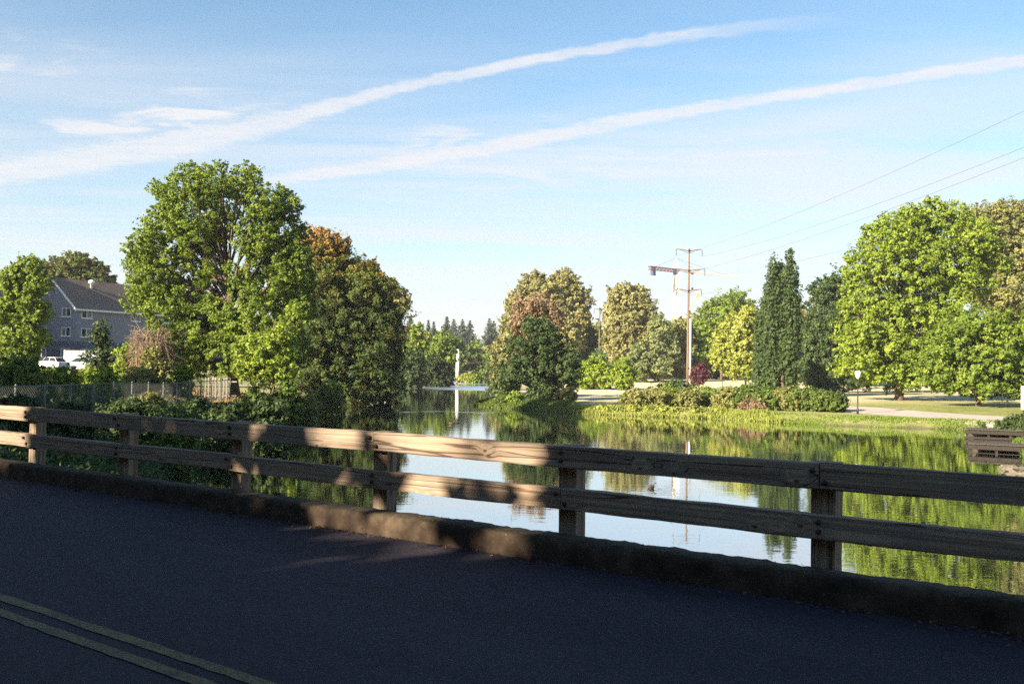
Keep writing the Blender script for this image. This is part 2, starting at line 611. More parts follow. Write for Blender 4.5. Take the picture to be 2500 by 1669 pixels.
def water_mat():
    m, t, out = material('pond_water')
    tc = t.new('ShaderNodeTexCoord').outputs['Object']
    w1 = t.noise(t.mapping(tc, rot=(0, 0, .2), scale=(1.0, 2.2, 1)), 1.5, 3, 0.5)
    w2 = t.noise(t.mapping(tc, rot=(0, 0, -.1), scale=(0.35, 1.0, 1)), 0.55, 2, 0.5)
    sp = t.new('ShaderNodeSeparateXYZ')
    t.l.new(tc, sp.inputs[0])
    # breeze streaks in the far channel and one thin line nearer
    wob = t.math('MULTIPLY', t.math('SUBTRACT', t.noise(t.mapping(tc, scale=(.06, .03, 1)), 1.0, 4, .6), .5), 30)
    y = t.math('ADD', sp.outputs[1], wob)
    b1 = t.math('MULTIPLY', t.maprange(y, 196, 202), t.maprange(y, 252, 246))
    b2 = t.math('MULTIPLY', t.maprange(y, 270, 274), t.maprange(y, 345, 335))
    b3 = t.math('MULTIPLY', t.maprange(y, 98.0, 98.7), t.maprange(y, 101, 100))
    band = t.math('MAXIMUM', b1, b2)
    hgt = t.math('ADD', t.math('MULTIPLY', w1, .45), w2)
    st = t.math('ADD', t.math('MULTIPLY', band, .3), t.math('ADD', .012, t.math('MULTIPLY', b3, .05)))
    bn = t.new('ShaderNodeBump')
    bn.inputs['Distance'].default_value = 0.35
    t.l.new(st, bn.inputs['Strength'])
    t.l.new(hgt, bn.inputs['Height'])
    dif = t.new('ShaderNodeBsdfDiffuse')
    dif.inputs[0].default_value = (.012, .017, .010, 1)
    gl = t.new('ShaderNodeBsdfGlossy')
    gl.inputs[0].default_value = (.97, .98, 1.0, 1)
    t.val(gl.inputs['Roughness'], t.math('ADD', .018, t.math('ADD', t.math('MULTIPLY', band, .33), t.math('MULTIPLY', b3, .1))))
    t.l.new(bn.outputs[0], gl.inputs['Normal'])
    fr = t.new('ShaderNodeFresnel')
    fr.inputs['IOR'].default_value = 1.9
    t.l.new(bn.outputs[0], fr.inputs['Normal'])
    mx = t.new('ShaderNodeMixShader')
    t.val(mx.inputs[0], t.math('ADD', t.math('MULTIPLY', fr.outputs[0], .36), .62))
    t.l.new(dif.outputs[0], mx.inputs[1])
    t.l.new(gl.outputs[0], mx.inputs[2])
    t.l.new(mx.outputs[0], out.inputs[0])
    return m


def ground_mat():
    m, t, out = material('ground_cover')
    tc = t.new('ShaderNodeTexCoord').outputs['Object']
    dry = t.new('ShaderNodeAttribute', attribute_name='dry').outputs['Fac']
    mud = t.new('ShaderNodeAttribute', attribute_name='mud').outputs['Fac']
    n1 = t.noise(tc, 0.22, 6, 0.62)
    n2 = t.noise(tc, 2.6, 6, 0.7)
    n3 = t.noise(t.mapping(tc, scale=(1, .4, 1)), 11, 4, 0.7)
    green = t.ramp(n2, [(0.3, (.080, .100, .022)), (0.55, (.165, .190, .036)), (0.75, (.265, .270, .070))])
    straw = t.ramp(n2, [(0.3, (.44, .385, .240)), (0.55, (.56, .500, .340)), (0.75, (.63, .58, .42))])
    d = t.math('ADD', dry, t.math('MULTIPLY', t.math('SUBTRACT', n1, .5), .9), clamp=True)
    c = t.mix(d, green, straw)
    c = t.mix(t.maprange(n3, .58, .85, 0, .22), c, (.12, .105, .045))
    c = t.mix(mud, c, t.ramp(n2, [(.3, (.035, .028, .020)), (.7, (.095, .075, .050))]))
    principled(t, out, c, 0.95, spec=0.1, bump=t.math('ADD', n2, n3), bump_strength=0.4, bump_dist=0.08)
    return m


def gravel_mat():
    m, t, out = material('gravel_path')
    tc = t.new('ShaderNodeTexCoord').outputs['Object']
    n1 = t.noise(tc, 0.7, 5, 0.6)
    n2 = t.noise(tc, 18, 4, 0.7)
    c = t.ramp(n1, [(.3, (.33, .285, .25)), (.7, (.46, .41, .365))])
    c = t.mix(t.maprange(n2, .4, .75, 0, .4), c, (.20, .175, .15))
    principled(t, out, c, .92, spec=.15, bump=n2, bump_strength=.5, bump_dist=.03)
    return m


def siding_mat(name, c):
    m, t, out = material(name)
    tc = t.new('ShaderNodeTexCoord').outputs['Object']
    sp = t.new('ShaderNodeSeparateXYZ')
    t.l.new(tc, sp.inputs[0])
    fr = t.math('FRACT', t.math('MULTIPLY', sp.outputs[2], 1 / .2))
    n = t.noise(tc, 1.2, 5, .6)
    cc = t.mix(n, tuple(q * .85 for q in c), tuple(q * 1.12 for q in c))
    principled(t, out, cc, .75, spec=.3, bump=fr, bump_strength=.6, bump_dist=.02)
    return m


def shingle_mat():
    m, t, out = material('roof_shingles')
    tc = t.new('ShaderNodeTexCoord').outputs['Object']
    n = t.noise(t.mapping(tc, scale=(1, 1, 3)), 2.2, 6, .7)
    n2 = t.noise(tc, .3, 3, .5)
    c = t.ramp(n, [(.3, (.105, .078, .066)), (.7, (.19, .145, .122))])
    c = t.mix(t.maprange(n2, .4, .7, 0, .4), c, (.20, .165, .145))
    principled(t, out, c, .92, spec=.2, bump=n, bump_strength=.5, bump_dist=.03)
    return m


def glass_mat(name, c=(.02, .025, .03)):
    m, t, out = material(name)
    principled(t, out, c, .06, spec=.7)
    return m


ASPHALT = asphalt_mat()
YPAINT = paint_line_mat()
CONCRETE = concrete_mat()
WATER = water_mat()
GROUND = ground_mat()
GRAVEL = gravel_mat()
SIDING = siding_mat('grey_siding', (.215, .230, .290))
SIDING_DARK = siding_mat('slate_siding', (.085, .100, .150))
SHINGLE = shingle_mat()
TRIM = plain('white_trim', (.74, .74, .74), .5, var=.06)
GLASS = glass_mat('window_glass')
STEEL = plain('galvanised_steel', (.13, .135, .14), .6, .3, var=.2, scale=8)
RUST_STEEL = plain('dark_bolt_iron', (.045, .032, .026), .7, .4, var=.3, scale=60)
BLACK = plain('black_metal', (.022, .022, .024), .45, .2, var=.2)
POLE_WOOD = bark_mat('pole_wood', (.165, .115, .085))
POLE_PALE = plain('pale_conduit', (.58, .55, .50), .6, var=.15)
WIRE = plain('wire', (.10, .095, .10), .5, .4)
WHITE_PAINT = plain('white_paint', (.78, .77, .75), .4, var=.08)
SILVER_PAINT = plain('silver_blue_paint', (.50, .55, .62), .25, .3, .6, var=.05)
ORANGE_PAINT = plain('orange_lens', (.75, .16, .03), .3, var=.1)
DARK_PAINT = plain('dark_car_paint', (.03, .033, .045), .2, .1, .6, var=.1)
RUBBER = plain('rubber', (.018, .018, .018), .85)
CREAM = plain('crane_cream', (.62, .56, .42), .5, var=.12)
CRANE_RED = plain('crane_red', (.26, .075, .06), .5, var=.15)
CRANE_YELLOW = plain('crane_yellow', (.58, .44, .20), .5, var=.12)
CRANE_BLUE = plain('crane_dark', (.07, .08, .16), .5, var=.12)
LAMP_GLASS = plain('lamp_globe', (.82, .82, .80), .3, var=.03)
DOCK_WOOD = bark_mat('dock_timber', (.032, .027, .023))
DOCK_TOP = bark_mat('dock_plank', (.075, .068, .062))
FEATHER = plain('white_feathers', (.72, .70, .66), .7, var=.1, scale=12)
FEATHER_BROWN = plain('brown_feathers', (.075, .058, .044), .7, var=.35, scale=14)
BILL = plain('duck_bill', (.45, .22, .03), .5)
HEAD_GREEN = plain('drake_head', (.02, .05, .03), .4)
ROCK = bark_mat('rock', (.14, .12, .095))
HILL = plain('far_hill', (.030, .045, .040), 1.0, var=.15, scale=.01)
CARDBOARD = plain('sign_board', (.80, .79, .76), .45, var=.05)

# ---------------------------------------------------------------- terrain and water
WATER_Z = -2.8
RIVER = np.array([(8, -45), (-2, -26), (-6, -12), (-10.5, 2), (-12, 14), (-12.4, 28), (-14, 44), (-16.5, 61), (-17, 79), (-18.5, 110), (-17, 135), (-21, 180),
                  (-23, 232), (-22, 300), (-21, 356), (-20, 430), (-18, 520), (-12, 560), (-6, 520), (-5, 430), (-5, 290), (-4.5, 220), (-3.4, 167), (-1.5, 140), (-3.4, 125), (-4.2, 117),
                  (-1.5, 111.5), (1.2, 107.5), (4, 103), (9, 98.5), (13.7, 96), (19.5, 93.5), (24, 88), (28.7, 83.8), (34, 82.6), (38, 80), (35.5, 70), (30, 58), (24.5, 46), (23, 30),
                  (22, 10), (20, -10), (22, -45)], float)
TH = math.atan(3272 / FPX)
BD = np.array([-math.sin(TH), math.cos(TH)])      # along the bridge, towards the left bank
BN = np.array([math.cos(TH), math.sin(TH)])       # across the bridge, away from the camera


def bp(s, p, z=0.0):
    q = BD * s + BN * p
    return np.array([q[0], q[1], z])


def sdist(x, y):
    """distance to the shoreline, positive on land"""
    x = np.atleast_1d(np.asarray(x, float))
    y = np.atleast_1d(np.asarray(y, float))
    best = np.full(x.shape, 1e9)
    inside = np.zeros(x.shape, bool)
    n = len(RIVER)
    for i in range(n):
        a, b = RIVER[i], RIVER[(i + 1) % n]
        e = b - a
        t = np.clip(((x - a[0]) * e[0] + (y - a[1]) * e[1]) / (e @ e), 0, 1)
        best = np.minimum(best, (x - a[0] - t * e[0]) ** 2 + (y - a[1] - t * e[1]) ** 2)
        if a[1] != b[1]:
            c = ((a[1] > y) != (b[1] > y)) & (x < (b[0] - a[0]) * (y - a[1]) / (b[1] - a[1]) + a[0])
            inside ^= c
    d = np.sqrt(best)
    return np.where(inside, -d, d)


def sst(x, a, b):
    t = np.clip((x - a) / (b - a), 0, 1)
    return t * t * (3 - 2 * t)


def wob(x, y):
    return .55 * np.sin(x * .21 + 1.3) * np.cos(y * .17) + .3 * np.sin(x * .53 + y * .31) + .2 * np.sin(y * .77 - x * .4 + 2)


def height(x, y):
    x = np.atleast_1d(np.asarray(x, float))
    y = np.atleast_1d(np.asarray(y, float))
    d = sdist(x, y) + .35 * wob(x * 1.6, y * 1.6)
    left = 1 - sst(x, -14, -6)
    hl = WATER_Z + 1.5 * sst(d, -.3, 5) + .35 * sst(d, 4, 12) + 1.75 * sst(d, 14, 60)
    hr = WATER_Z + .75 * sst(d, -.3, 3.0) + .45 * sst(d, 2, 30) + .2 * sst(d, 30, 90) + 1.25 * sst(y, 188, 248)
    h = hl * left + hr * (1 - left)
    h = h + .10 * wob(x * .5, y * .5) * sst(d, 2, 14)
    # banks come up to the bridge ends
    p = x * BN[0] + y * BN[1]
    near = 1 - sst(np.abs(p - 3.2), 4.5, 15)
    h = np.where(d > 0, h + (-.35 - h) * near * sst(d, 0, 8), h)
    h = np.where(d < 0, WATER_Z - 1.6 * sst(-d, 0, 5) - .02, h)
    # the building and its car park stand on a level terrace
    ter = sst(y, 92, 112) * (1 - sst(y, 190, 240)) * (1 - sst(x, -44, -34))
    h = h + (.62 - h) * ter
    return h


def hz(x, y):
    return float(height(x, y)[0])


def axis(parts):
    out = [parts[0][0]]
    for a, b, st in parts:
        out += list(np.arange(a + st, b + st * .5, st))
    return np.array(out)


def build_ground():
    xs = axis([(-4000, -1000, 500), (-1000, -300, 70), (-300, -120, 15), (-120, -45, 3), (-45, 75, 1.0), (75, 150, 3), (150, 300, 15), (300, 1000, 70), (1000, 4000, 500)])
    ys = axis([(-400, -100, 50), (-100, -10, 5), (-10, 130, 1.0), (130, 260, 2), (260, 600, 8), (600, 1200, 50), (1200, 9000, 600)])
    X, Y = np.meshgrid(xs, ys)
    x, y = X.ravel(), Y.ravel()
    z = height(x, y)
    d = sdist(x, y)
    nx, ny = len(xs), len(ys)
    i = np.arange((nx - 1) * (ny - 1))
    r, c = i // (nx - 1), i % (nx - 1)
    a = r * nx + c
    loops = np.stack([a, a + 1, a + nx + 1, a + nx], 1).ravel()
    right = sst(x, -6, 2)
    dry = .30 + .0 * x
    dry = dry + right * (.62 * sst(y, 104, 122) * (1 - sst(x, 34, 50)) * sst(x, 3, 9) + .2 * sst(y, 150, 180))
    dry = dry + (1 - right) * .55 * sst(d, 2.5, 5) * sst(y, 55, 66) * (1 - sst(y, 84, 96))
    dry = dry + right * .4 * sst(x, 30, 44) * sst(y, 116, 134) - right * .22 * sst(x, 30, 44) * (1 - sst(y, 100, 118))
    mud = (1 - sst(d, .1, 1.0)) * .9
    me = np_mesh('ground', np.stack([x, y, z], 1), loops, 4, {'dry': np.clip(dry, 0, 1), 'mud': mud}, True)
    tag(link('ground', me, GROUND), kind='structure')


build_ground()
wm = MB()
wm.add([(-90, -120, WATER_Z), (120, -120, WATER_Z), (120, 620, WATER_Z), (-90, 620, WATER_Z)], [(0, 1, 2, 3)])
# keep the sheet to the river's own reach so that it never shows beside it
tag(wm.build('water', WATER), kind='structure')

hm = MB()
pts = []
for i in range(61):
    xx = -3200 + i * 110
    pts.append((xx, 3800 + 120 * math.sin(i), 52 + 26 * math.sin(i * .35 + 1) + 14 * math.sin(i * .9)))
for i in range(60):
    a, b = pts[i], pts[i + 1]
    hm.add([(a[0], a[1] - 900, -8), (b[0], b[1] - 900, -8), b, a], [(0, 1, 2, 3)])
    hm.add([a, b, (b[0], b[1] + 900, -8), (a[0], a[1] + 900, -8)], [(0, 1, 2, 3)])
tag(hm.build('hills', HILL, smooth=True), kind='structure')


def strip(name, pts, width, mat, lift, seg=1.0, kind='structure'):
    """a path laid on the ground along a polyline"""
    pts = np.array(pts, float)
    L = np.r_[0, np.cumsum(np.linalg.norm(np.diff(pts, axis=0), axis=1))]
    ts = np.arange(0, L[-1], seg)
    x = np.interp(ts, L, pts[:, 0])
    y = np.interp(ts, L, pts[:, 1])
    for _ in range(6):
        x[1:-1] = (x[:-2] + x[1:-1] * 2 + x[2:]) / 4
        y[1:-1] = (y[:-2] + y[1:-1] * 2 + y[2:]) / 4
    tx, ty = np.gradient(x), np.gradient(y)
    l_ = np.hypot(tx, ty)
    nxx, nyy = -ty / l_, tx / l_
    wd = np.interp(ts, np.linspace(0, L[-1], len(np.atleast_1d(width))), np.atleast_1d(width))
    m = 7
    V, cols = [], np.linspace(-.5, .5, m)
    for q in cols:
        jit = .12 * np.sin(ts * 1.7 + q * 9) * (abs(q) > .45)
        xx = x + nxx * (q * wd + jit)
        yy = y + nyy * (q * wd + jit)
        V.append(np.stack([xx, yy, height(xx, yy) + lift * (1 if abs(q) < .45 else .1)], 1))
    V = np.stack(V, 1).reshape(-1, 3)
    n = len(ts)
    i = np.arange((n - 1) * (m - 1))
    r, c = i // (m - 1), i % (m - 1)
    a = r * m + c
    me = np_mesh(name, V, np.stack([a, a + 1, a + m + 1, a + m], 1).ravel(), 4, None, True)
    return tag(link(name, me, mat), kind=kind)


strip('path', [(56, 50), (49, 62), (45.5, 72), (43.5, 80), (39.5, 88), (34.5, 96.5), (31, 106), (24, 120), (12, 137), (4, 150), (2, 175)], [6, 7.5, 8.5, 8.0, 5, 3, 2.8, 2.6, 2.6], GRAVEL, .05)
strip('park_road', [(-2, 178), (16, 172), (40, 166), (70, 160), (120, 152)], [4.5, 4.5], GRAVEL, .06)

# ---------------------------------------------------------------- bridge: road, kerb, railing
S0, S1 = -46.0, 62.0
BRZ = math.atan2(BD[1], BD[0])       # local x runs along the bridge, local y towards the camera side
bridge = empty('road', (0, 0, 0), BRZ)
# in the local frame: x = s, y = -p ... (rotating +x onto BD puts +y on -BN)
tag(bridge, kind='structure')
rm = MB()
xs_ = np.arange(S0, S1 + .1, 1.0)
for a, b in zip(xs_[:-1], xs_[1:]):
    rm.add([(a, -6.95, 0), (b, -6.95, 0), (b, -3.2, .035), (a, -3.2, .035)], [(3, 2, 1, 0)])
    rm.add([(a, -3.2, .035), (b, -3.2, .035), (b, 1.4, 0), (a, 1.4, 0)], [(3, 2, 1, 0)])
rm.build('road_surface', ASPHALT, bridge)
slab = MB()
slab.box(((S0 + S1) / 2, -2.88, -.33), (S1 - S0, 8.6, .6))
slab.build('deck_slab', CONCRETE, bridge)


def yline(p0, p1, seed):
    r_ = random.Random(seed)
    m = MB()
    xs = np.arange(S0, S1, .12)
    tap = .0277 * np.clip(xs - 5.4, -12, 12)          # the line closes slightly on the kerb
    lo = [p0 + t_ + r_.gauss(0, .004) for t_ in tap]
    hi = [p1 + t_ + r_.gauss(0, .004) for t_ in tap]
    zc = .035 + .004
    vs, fs = [], []
    for i, x in enumerate(xs):
        vs += [(x, -lo[i], zc), (x, -hi[i], zc)]
        if i:
            fs.append((2 * i - 2, 2 * i, 2 * i + 1, 2 * i - 1))
    m.add(vs, fs)
    m.build('yellow_line', YPAINT, bridge)


yline(3.245, 3.335, 1)
yline(3.055, 3.145, 2)


def build_kerb(p_face, p_back, sign, name):
    r_ = np.random.default_rng(3)
    xs = np.arange(S0, S1, .045)
    n = len(xs)

    def sm(a, k_):
        return np.convolve(a, np.ones(k_) / k_, 'same')
    prof = [(p_face, -.02, .002), (p_face + .008, .06, .003), (p_face + .016, .14, .003), (p_face + .022, .182, .006), (p_face + .042, .197, .006), (p_face + .16, .199, .005), (p_back - .03, .197, .006), (p_back, .18, .006), (p_back, -.55, .0)]
    cols = []
    for p_, z_, j in prof:
        jp = j * (r_.normal(size=n) * .3 + sm(r_.normal(size=n), 3) * 1.0 + sm(r_.normal(size=n), 25) * .2)
        jz = j * (r_.normal(size=n) * .35 + sm(r_.normal(size=n), 3) * 1.2 + sm(r_.normal(size=n), 31) * .2) * (z_ > .05)
        cols.append(np.stack([xs, -(p_ + sign * jp), np.full(n, z_) + jz], 1))
    V = np.stack(cols, 1).reshape(-1, 3)
    m = len(prof)
    i = np.arange((n - 1) * (m - 1))
    r, c = i // (m - 1), i % (m - 1)
    a = r * m + c
    me = np_mesh(name, V, np.stack([a, a + m, a + m + 1, a + 1], 1).ravel(), 4, None, False)
    o = link(name, me, CONCRETE)
    o.rotation_euler = (0, 0, BRZ)
    tag(o, kind='structure')


build_kerb(6.87, 7.195, 1, 'kerb')

railing = empty('wooden_railing', bp(2.5, 7.2, .19), BRZ)
tag(railing, 'weathered two-rail timber railing on square posts along the concrete bridge kerb', 'railing')
RX0 = 2.5                                   # local x of the first post under the right-hand joint
SP = 2.232


def plank(L, h, th, seed, name='plank'):
    """one timber: long axis x, slightly uneven arrises"""
    r_ = np.random.default_rng(seed)
    n = max(4, int(L / .09))
    xs = np.linspace(-L / 2, L / 2, n)
    ch = .006
    prof = [(-th / 2 + ch, -h / 2), (th / 2 - ch, -h / 2), (th / 2, -h / 2 + ch), (th / 2, 0), (th / 2, h / 2 - ch), (th / 2 - ch, h / 2), (-th / 2 + ch, h / 2), (-th / 2, h / 2 - ch), (-th / 2, 0), (-th / 2, -h / 2 + ch)]
    bow = .008 * np.sin(np.pi * (xs / L + .5)) * r_.normal()

    def sm(k_):
        return np.convolve(r_.normal(size=n + 20), np.ones(k_) / k_, 'same')[10:-10]
    V = []
    for (y_, z_) in prof:
        jy = .0025 * sm(3) + .003 * sm(9)
        jz = .003 * sm(3) + .006 * sm(9)
        V.append(np.stack([xs, y_ + jy, z_ + jz + bow], 1))
    V = np.stack(V, 1).reshape(-1, 3)
    m = len(prof)
    loops = []
    for i in range(n - 1):
        for j in range(m):
            j2 = (j + 1) % m
            loops.append((i * m + j, i * m + j2, (i + 1) * m + j2, (i + 1) * m + j))
    me = bpy.data.meshes.new(name)
    me.from_pydata([tuple(q) for q in V], [], loops + [tuple(range(m))[::-1], tuple((n - 1) * m + j for j in range(m))])
    me.update()
    return me


post_meshes = []
for k_ in range(3):
    me = plank(1.1, .185, .15, 50 + k_, 'post')
    post_meshes.append(me)
bolt_mesh = MB().tube([(0, 0, 0), (0, .012, 0), (0, .02, 0)], [.02, .02, .008], 8).mesh('bolt')


def rail_local(s, p, z):
    # railing empty sits at (s=2.5, p=7.2, z=.19)
    return (s - 2.5, -(p - 7.2), z - .19)


for i in range(-5, 12):
    s = RX0 + SP * i
    o = link('post', post_meshes[i % 3], WOOD, railing)
    o.location = rail_local(s, 7.276, .955 - .55)
    o.rotation_euler = (0, math.pi / 2 + rnd.gauss(0, .006), 0)
    if i > 8 or i < -1:
        continue
    for z in (.86, .50):
        for ds, dz in ((-.045, .04), (.045, -.04)) if (i % 2 == (0 if z > .7 else 1)) else ((0, .035), (0, -.035)):
            b = link('bolt', bolt_mesh, RUST_STEEL, railing)
            b.location = rail_local(s - ds, 7.095, z + dz)
for j, (z, h, off) in enumerate(((.861, .188, 0), (.50, .178, 1))):
    for i in range(-3, 7):
        s_a = RX0 + SP * (2 * i + off)
        L = SP * 2 - .008
        me = plank(L, h, .095, 100 + j * 40 + i, 'rail')
        o = link('rail', me, WOOD, railing)
        o.location = rail_local(s_a + SP, 7.149, z + rnd.gauss(0, .004))
        o.rotation_euler = (rnd.gauss(0, .012), rnd.gauss(0, .0012), rnd.gauss(0, .0012))


def leaf_quads(P, N, L, Wd, rng, fold=.25):
    """rhombus leaves at P with normals N: (verts, loops)"""
    n = len(P)
    a = rng.normal(size=(n, 3))
    a -= (a * N).sum(1, keepdims=True) * N
    a /= np.linalg.norm(a, axis=1, keepdims=True) + 1e-9
    b = np.cross(N, a)
    L = np.asarray(L).reshape(-1, 1)
    Wd = np.asarray(Wd).reshape(-1, 1)
    sh = rng.uniform(-.2, .2, (n, 1))
    V = np.stack([P - a * L * .5, P + b * Wd * .5 + a * L * sh + N * L * fold * .3, P + a * L * .5, P - b * Wd * .5 + a * L * sh + N * L * fold * .3], 1)
    return V.reshape(-1, 3), np.arange(4 * n)


def leaf_tris(P, N, L, Wd, rng):
    """one pointed leaf face at each P"""
    n = len(P)
    a = rng.normal(size=(n, 3))
    a -= (a * N).sum(1, keepdims=True) * N
    a /= np.linalg.norm(a, axis=1, keepdims=True) + 1e-9
    b = np.cross(N, a)
    L = np.asarray(L).reshape(-1, 1)
    Wd = np.asarray(Wd).reshape(-1, 1)
    sh = rng.uniform(-.3, .3, (n, 1))
    V = np.stack([P - a * L * .45 + b * Wd * (.5 + sh), P + a * L * .6, P - a * L * .45 - b * Wd * (.5 - sh)], 1)
    return V.reshape(-1, 3), np.arange(3 * n)


# dry leaves and grit gathered in the gutter
rg = np.random.default_rng(5)
n = 5200
s_ = rg.uniform(-8, 24, n)
clump = .5 + .5 * np.sin(s_ * 1.3) * np.sin(s_ * .47 + 1)
keep = rg.uniform(size=n) < .12 + .88 * clump
s_ = s_[keep]
p_ = 6.86 - np.abs(rg.normal(0, .055 + .05 * clump[keep]))
P = np.stack([s_, -p_, .006 + .012 * rg.uniform(size=len(s_))], 1)
N = rg.normal(size=P.shape) * .35 + [0, 0, 1]
N /= np.linalg.norm(N, axis=1, keepdims=True)
sz = rg.uniform(.012, .045, len(P))
V, lp = leaf_quads(P, N, sz, sz * .6, rg)
lit = link('leaf_litter', np_mesh('leaf_litter', V, lp, 4, {'tint': np.repeat(rg.uniform(size=len(P)), 4)}), LEAF['litter'])
lit.rotation_euler = (0, 0, BRZ)
tag(lit, 'brown dry leaves and grit gathered along the foot of the kerb', 'leaf litter', kind='stuff')

n = 3600
s_ = rg.uniform(-8, 20, n)
p_ = np.where(rg.uniform(size=n) < .6, rg.normal(6.92, .02, n), rg.uniform(6.9, 7.18, n))
P = np.stack([s_, -p_, .196 + .01 * rg.uniform(size=n)], 1)
N = rg.normal(size=P.shape) * .6 + [0, 0, .6]
N /= np.linalg.norm(N, axis=1, keepdims=True)
keep = np.sin(s_ * 2.3) + np.sin(s_ * 5.1 + 1) + rg.normal(0, .6, n) > .3
P, N = P[keep], N[keep]
sz = rg.uniform(.007, .018, len(P))
V, lp = leaf_tris(P, N, sz, sz, rg)
mo = link('moss_tufts', np_mesh('moss_tufts', V, lp, 3, {'tint': np.repeat(rg.uniform(size=len(P)), 3)}), LEAF['deep'])
mo.rotation_euler = (0, 0, BRZ)
tag(mo, 'tiny moss tufts along the top edge of the kerb', 'moss', kind='stuff')

# ---------------------------------------------------------------- foliage builders
LEAFCOUNT = [0]


def crown_mesh(name, lobes, D, seed, leaf_px=3.0, cover=2.6, clump=.30, up=.35, droop=0.0, tint_fn=None, lit_fn=None, flat=.75, inner=.25, gap=1.0, spray=1.0):
    """leaves in clumps over the surface and through the volume of ellipsoid lobes (n,6): centre, radii"""
    rng = np.random.default_rng(seed)
    lobes = np.atleast_2d(np.array(lobes, float))
    C, R = lobes[:, :3], lobes[:, 3:]
    L0 = leaf_px * .84 * D / 995.0
    P, N, T, S = [], [], [], []
    for c, r in zip(C, R):
        rm_ = float(np.cbrt(np.prod(r)))
        area = 4 * math.pi * rm_ ** 2
        rc = max(clump * rm_, 1.3 * L0)
        nc = max(5, int(area / (rc * rc * 2.0 * gap)))
        nl = int(area * cover / (L0 * L0 * .5))
        m = max(4, nl // nc)
        d = rng.normal(size=(nc, 3))
        d /= np.linalg.norm(d, axis=1, keepdims=True)
        rad = np.where(rng.uniform(size=(nc, 1)) < inner, rng.uniform(.25, .75, (nc, 1)), rng.uniform(.78, 1.04, (nc, 1)))
        far_ = rng.uniform(size=nc) < .13
        rad[far_] = rng.uniform(1.05, 1.22, (far_.sum(), 1))
        cc = c + d * rad * r
        ct = rng.normal(0, .16, nc)
        crad = rc * np.exp(rng.normal(0, .38, nc)) * np.where(far_, .75, 1.0)
        idx = np.repeat(np.arange(nc), m)
        off = rng.normal(size=(nc * m, 3))
        off *= (rng.uniform(size=(nc * m, 1)) ** .4) / (np.linalg.norm(off, axis=1, keepdims=True) + 1e-9)
        off[:, 2] *= flat
        ax = d * .75 + rng.normal(size=(nc, 3)) * .55 + [0, 0, .12]
        ax /= np.linalg.norm(ax, axis=1, keepdims=True)
        spr = rng.uniform(.0, 1.0, nc) * spray
        uu = rng.uniform(-.7, 1.5, nc * m)
        thin = (1 - .62 * spr[idx]) * (1 - .35 * spr[idx] * np.clip(uu, 0, 1.5))
        p = cc[idx] + off * (crad[idx] * thin)[:, None] + ax[idx] * (uu * crad[idx] * spr[idx])[:, None]
        p[:, 2] -= droop * rm_ * rng.uniform(size=len(p)) ** 2
        nn = off * .42 + d[idx] * .62 + rng.normal(size=p.shape) * .55
        nn[:, 2] += up
        nn /= np.linalg.norm(nn, axis=1, keepdims=True)
        P.append(p)
        N.append(nn)
        T.append(.5 + ct[idx] + rng.normal(0, .13, len(p)))
        S.append(L0 * rng.uniform(.65, 1.35, len(p)))
    P, N, T, S = np.concatenate(P), np.concatenate(N), np.concatenate(T), np.concatenate(S)
    if tint_fn is not None:
        T = tint_fn(P, T, rng)
    if lit_fn is not None:
        k2 = rng.uniform(size=len(P)) > lit_fn(P)
        P, N, T, S = P[k2], N[k2], T[k2], S[k2]
    V, lp_ = leaf_tris(P, N, S, S * .95, rng)
    LEAFCOUNT[0] += len(P)
    return np_mesh(name, V, lp_, 3, {'tint': np.clip(np.repeat(T, 3), 0, 1)})


def limbs(base, top, targets, r0, seed, n=7, sub=0):
    """trunk with a lean and limbs curving out to the targets"""
    r_ = random.Random(seed)
    base, top = np.array(base, float), np.array(top, float)
    H = np.linalg.norm(top - base)
    m = MB()
    k_ = 7
    pts = []
    for i in range(k_):
        t = i / (k_ - 1)
        p = base + (top - base) * t + np.array([r_.gauss(0, .012), r_.gauss(0, .012), 0]) * H * (0 < t)
        pts.append(p)
    rad = [r0 * (1.35 if i == 0 else 1.0 - .82 * (i / (k_ - 1))) for i in range(k_)]
    pts.insert(1, base + (pts[1] - base) * .18)
    rad.insert(1, r0 * 1.02)
    m.tube(pts, rad, n)
    for tg in targets:
        tg = np.array(tg, float)
        hz_ = np.clip((tg[2] - base[2]) / H * .55 + r_.uniform(-.08, .05), .12, .9)
        st = base + (top - base) * hz_
        ln = np.linalg.norm(tg - st)
        ctrl = st + (tg - st) * .5 + np.array([r_.gauss(0, .06), r_.gauss(0, .06), .10]) * ln
        ra = r0 * (.5 - .3 * hz_)
        cur = [(1 - t) ** 2 * st + 2 * t * (1 - t) * ctrl + t * t * tg for t in np.linspace(0, 1, 6)]
        m.tube(cur, np.linspace(ra, ra * .16, 6), 5, cap=False)
        for _ in range(sub):
            t = r_.uniform(.45, .95)
            q = (1 - t) ** 2 * st + 2 * t * (1 - t) * ctrl + t * t * tg
            e = q + np.array([r_.gauss(0, 1), r_.gauss(0, 1), r_.gauss(.4, .7)]) * ln * .13
            m.tube([q, (q + e) / 2 + np.array([0, 0, .03 * ln]), e], [ra * .3, ra * .2, ra * .06], 4, cap=False)
    return m


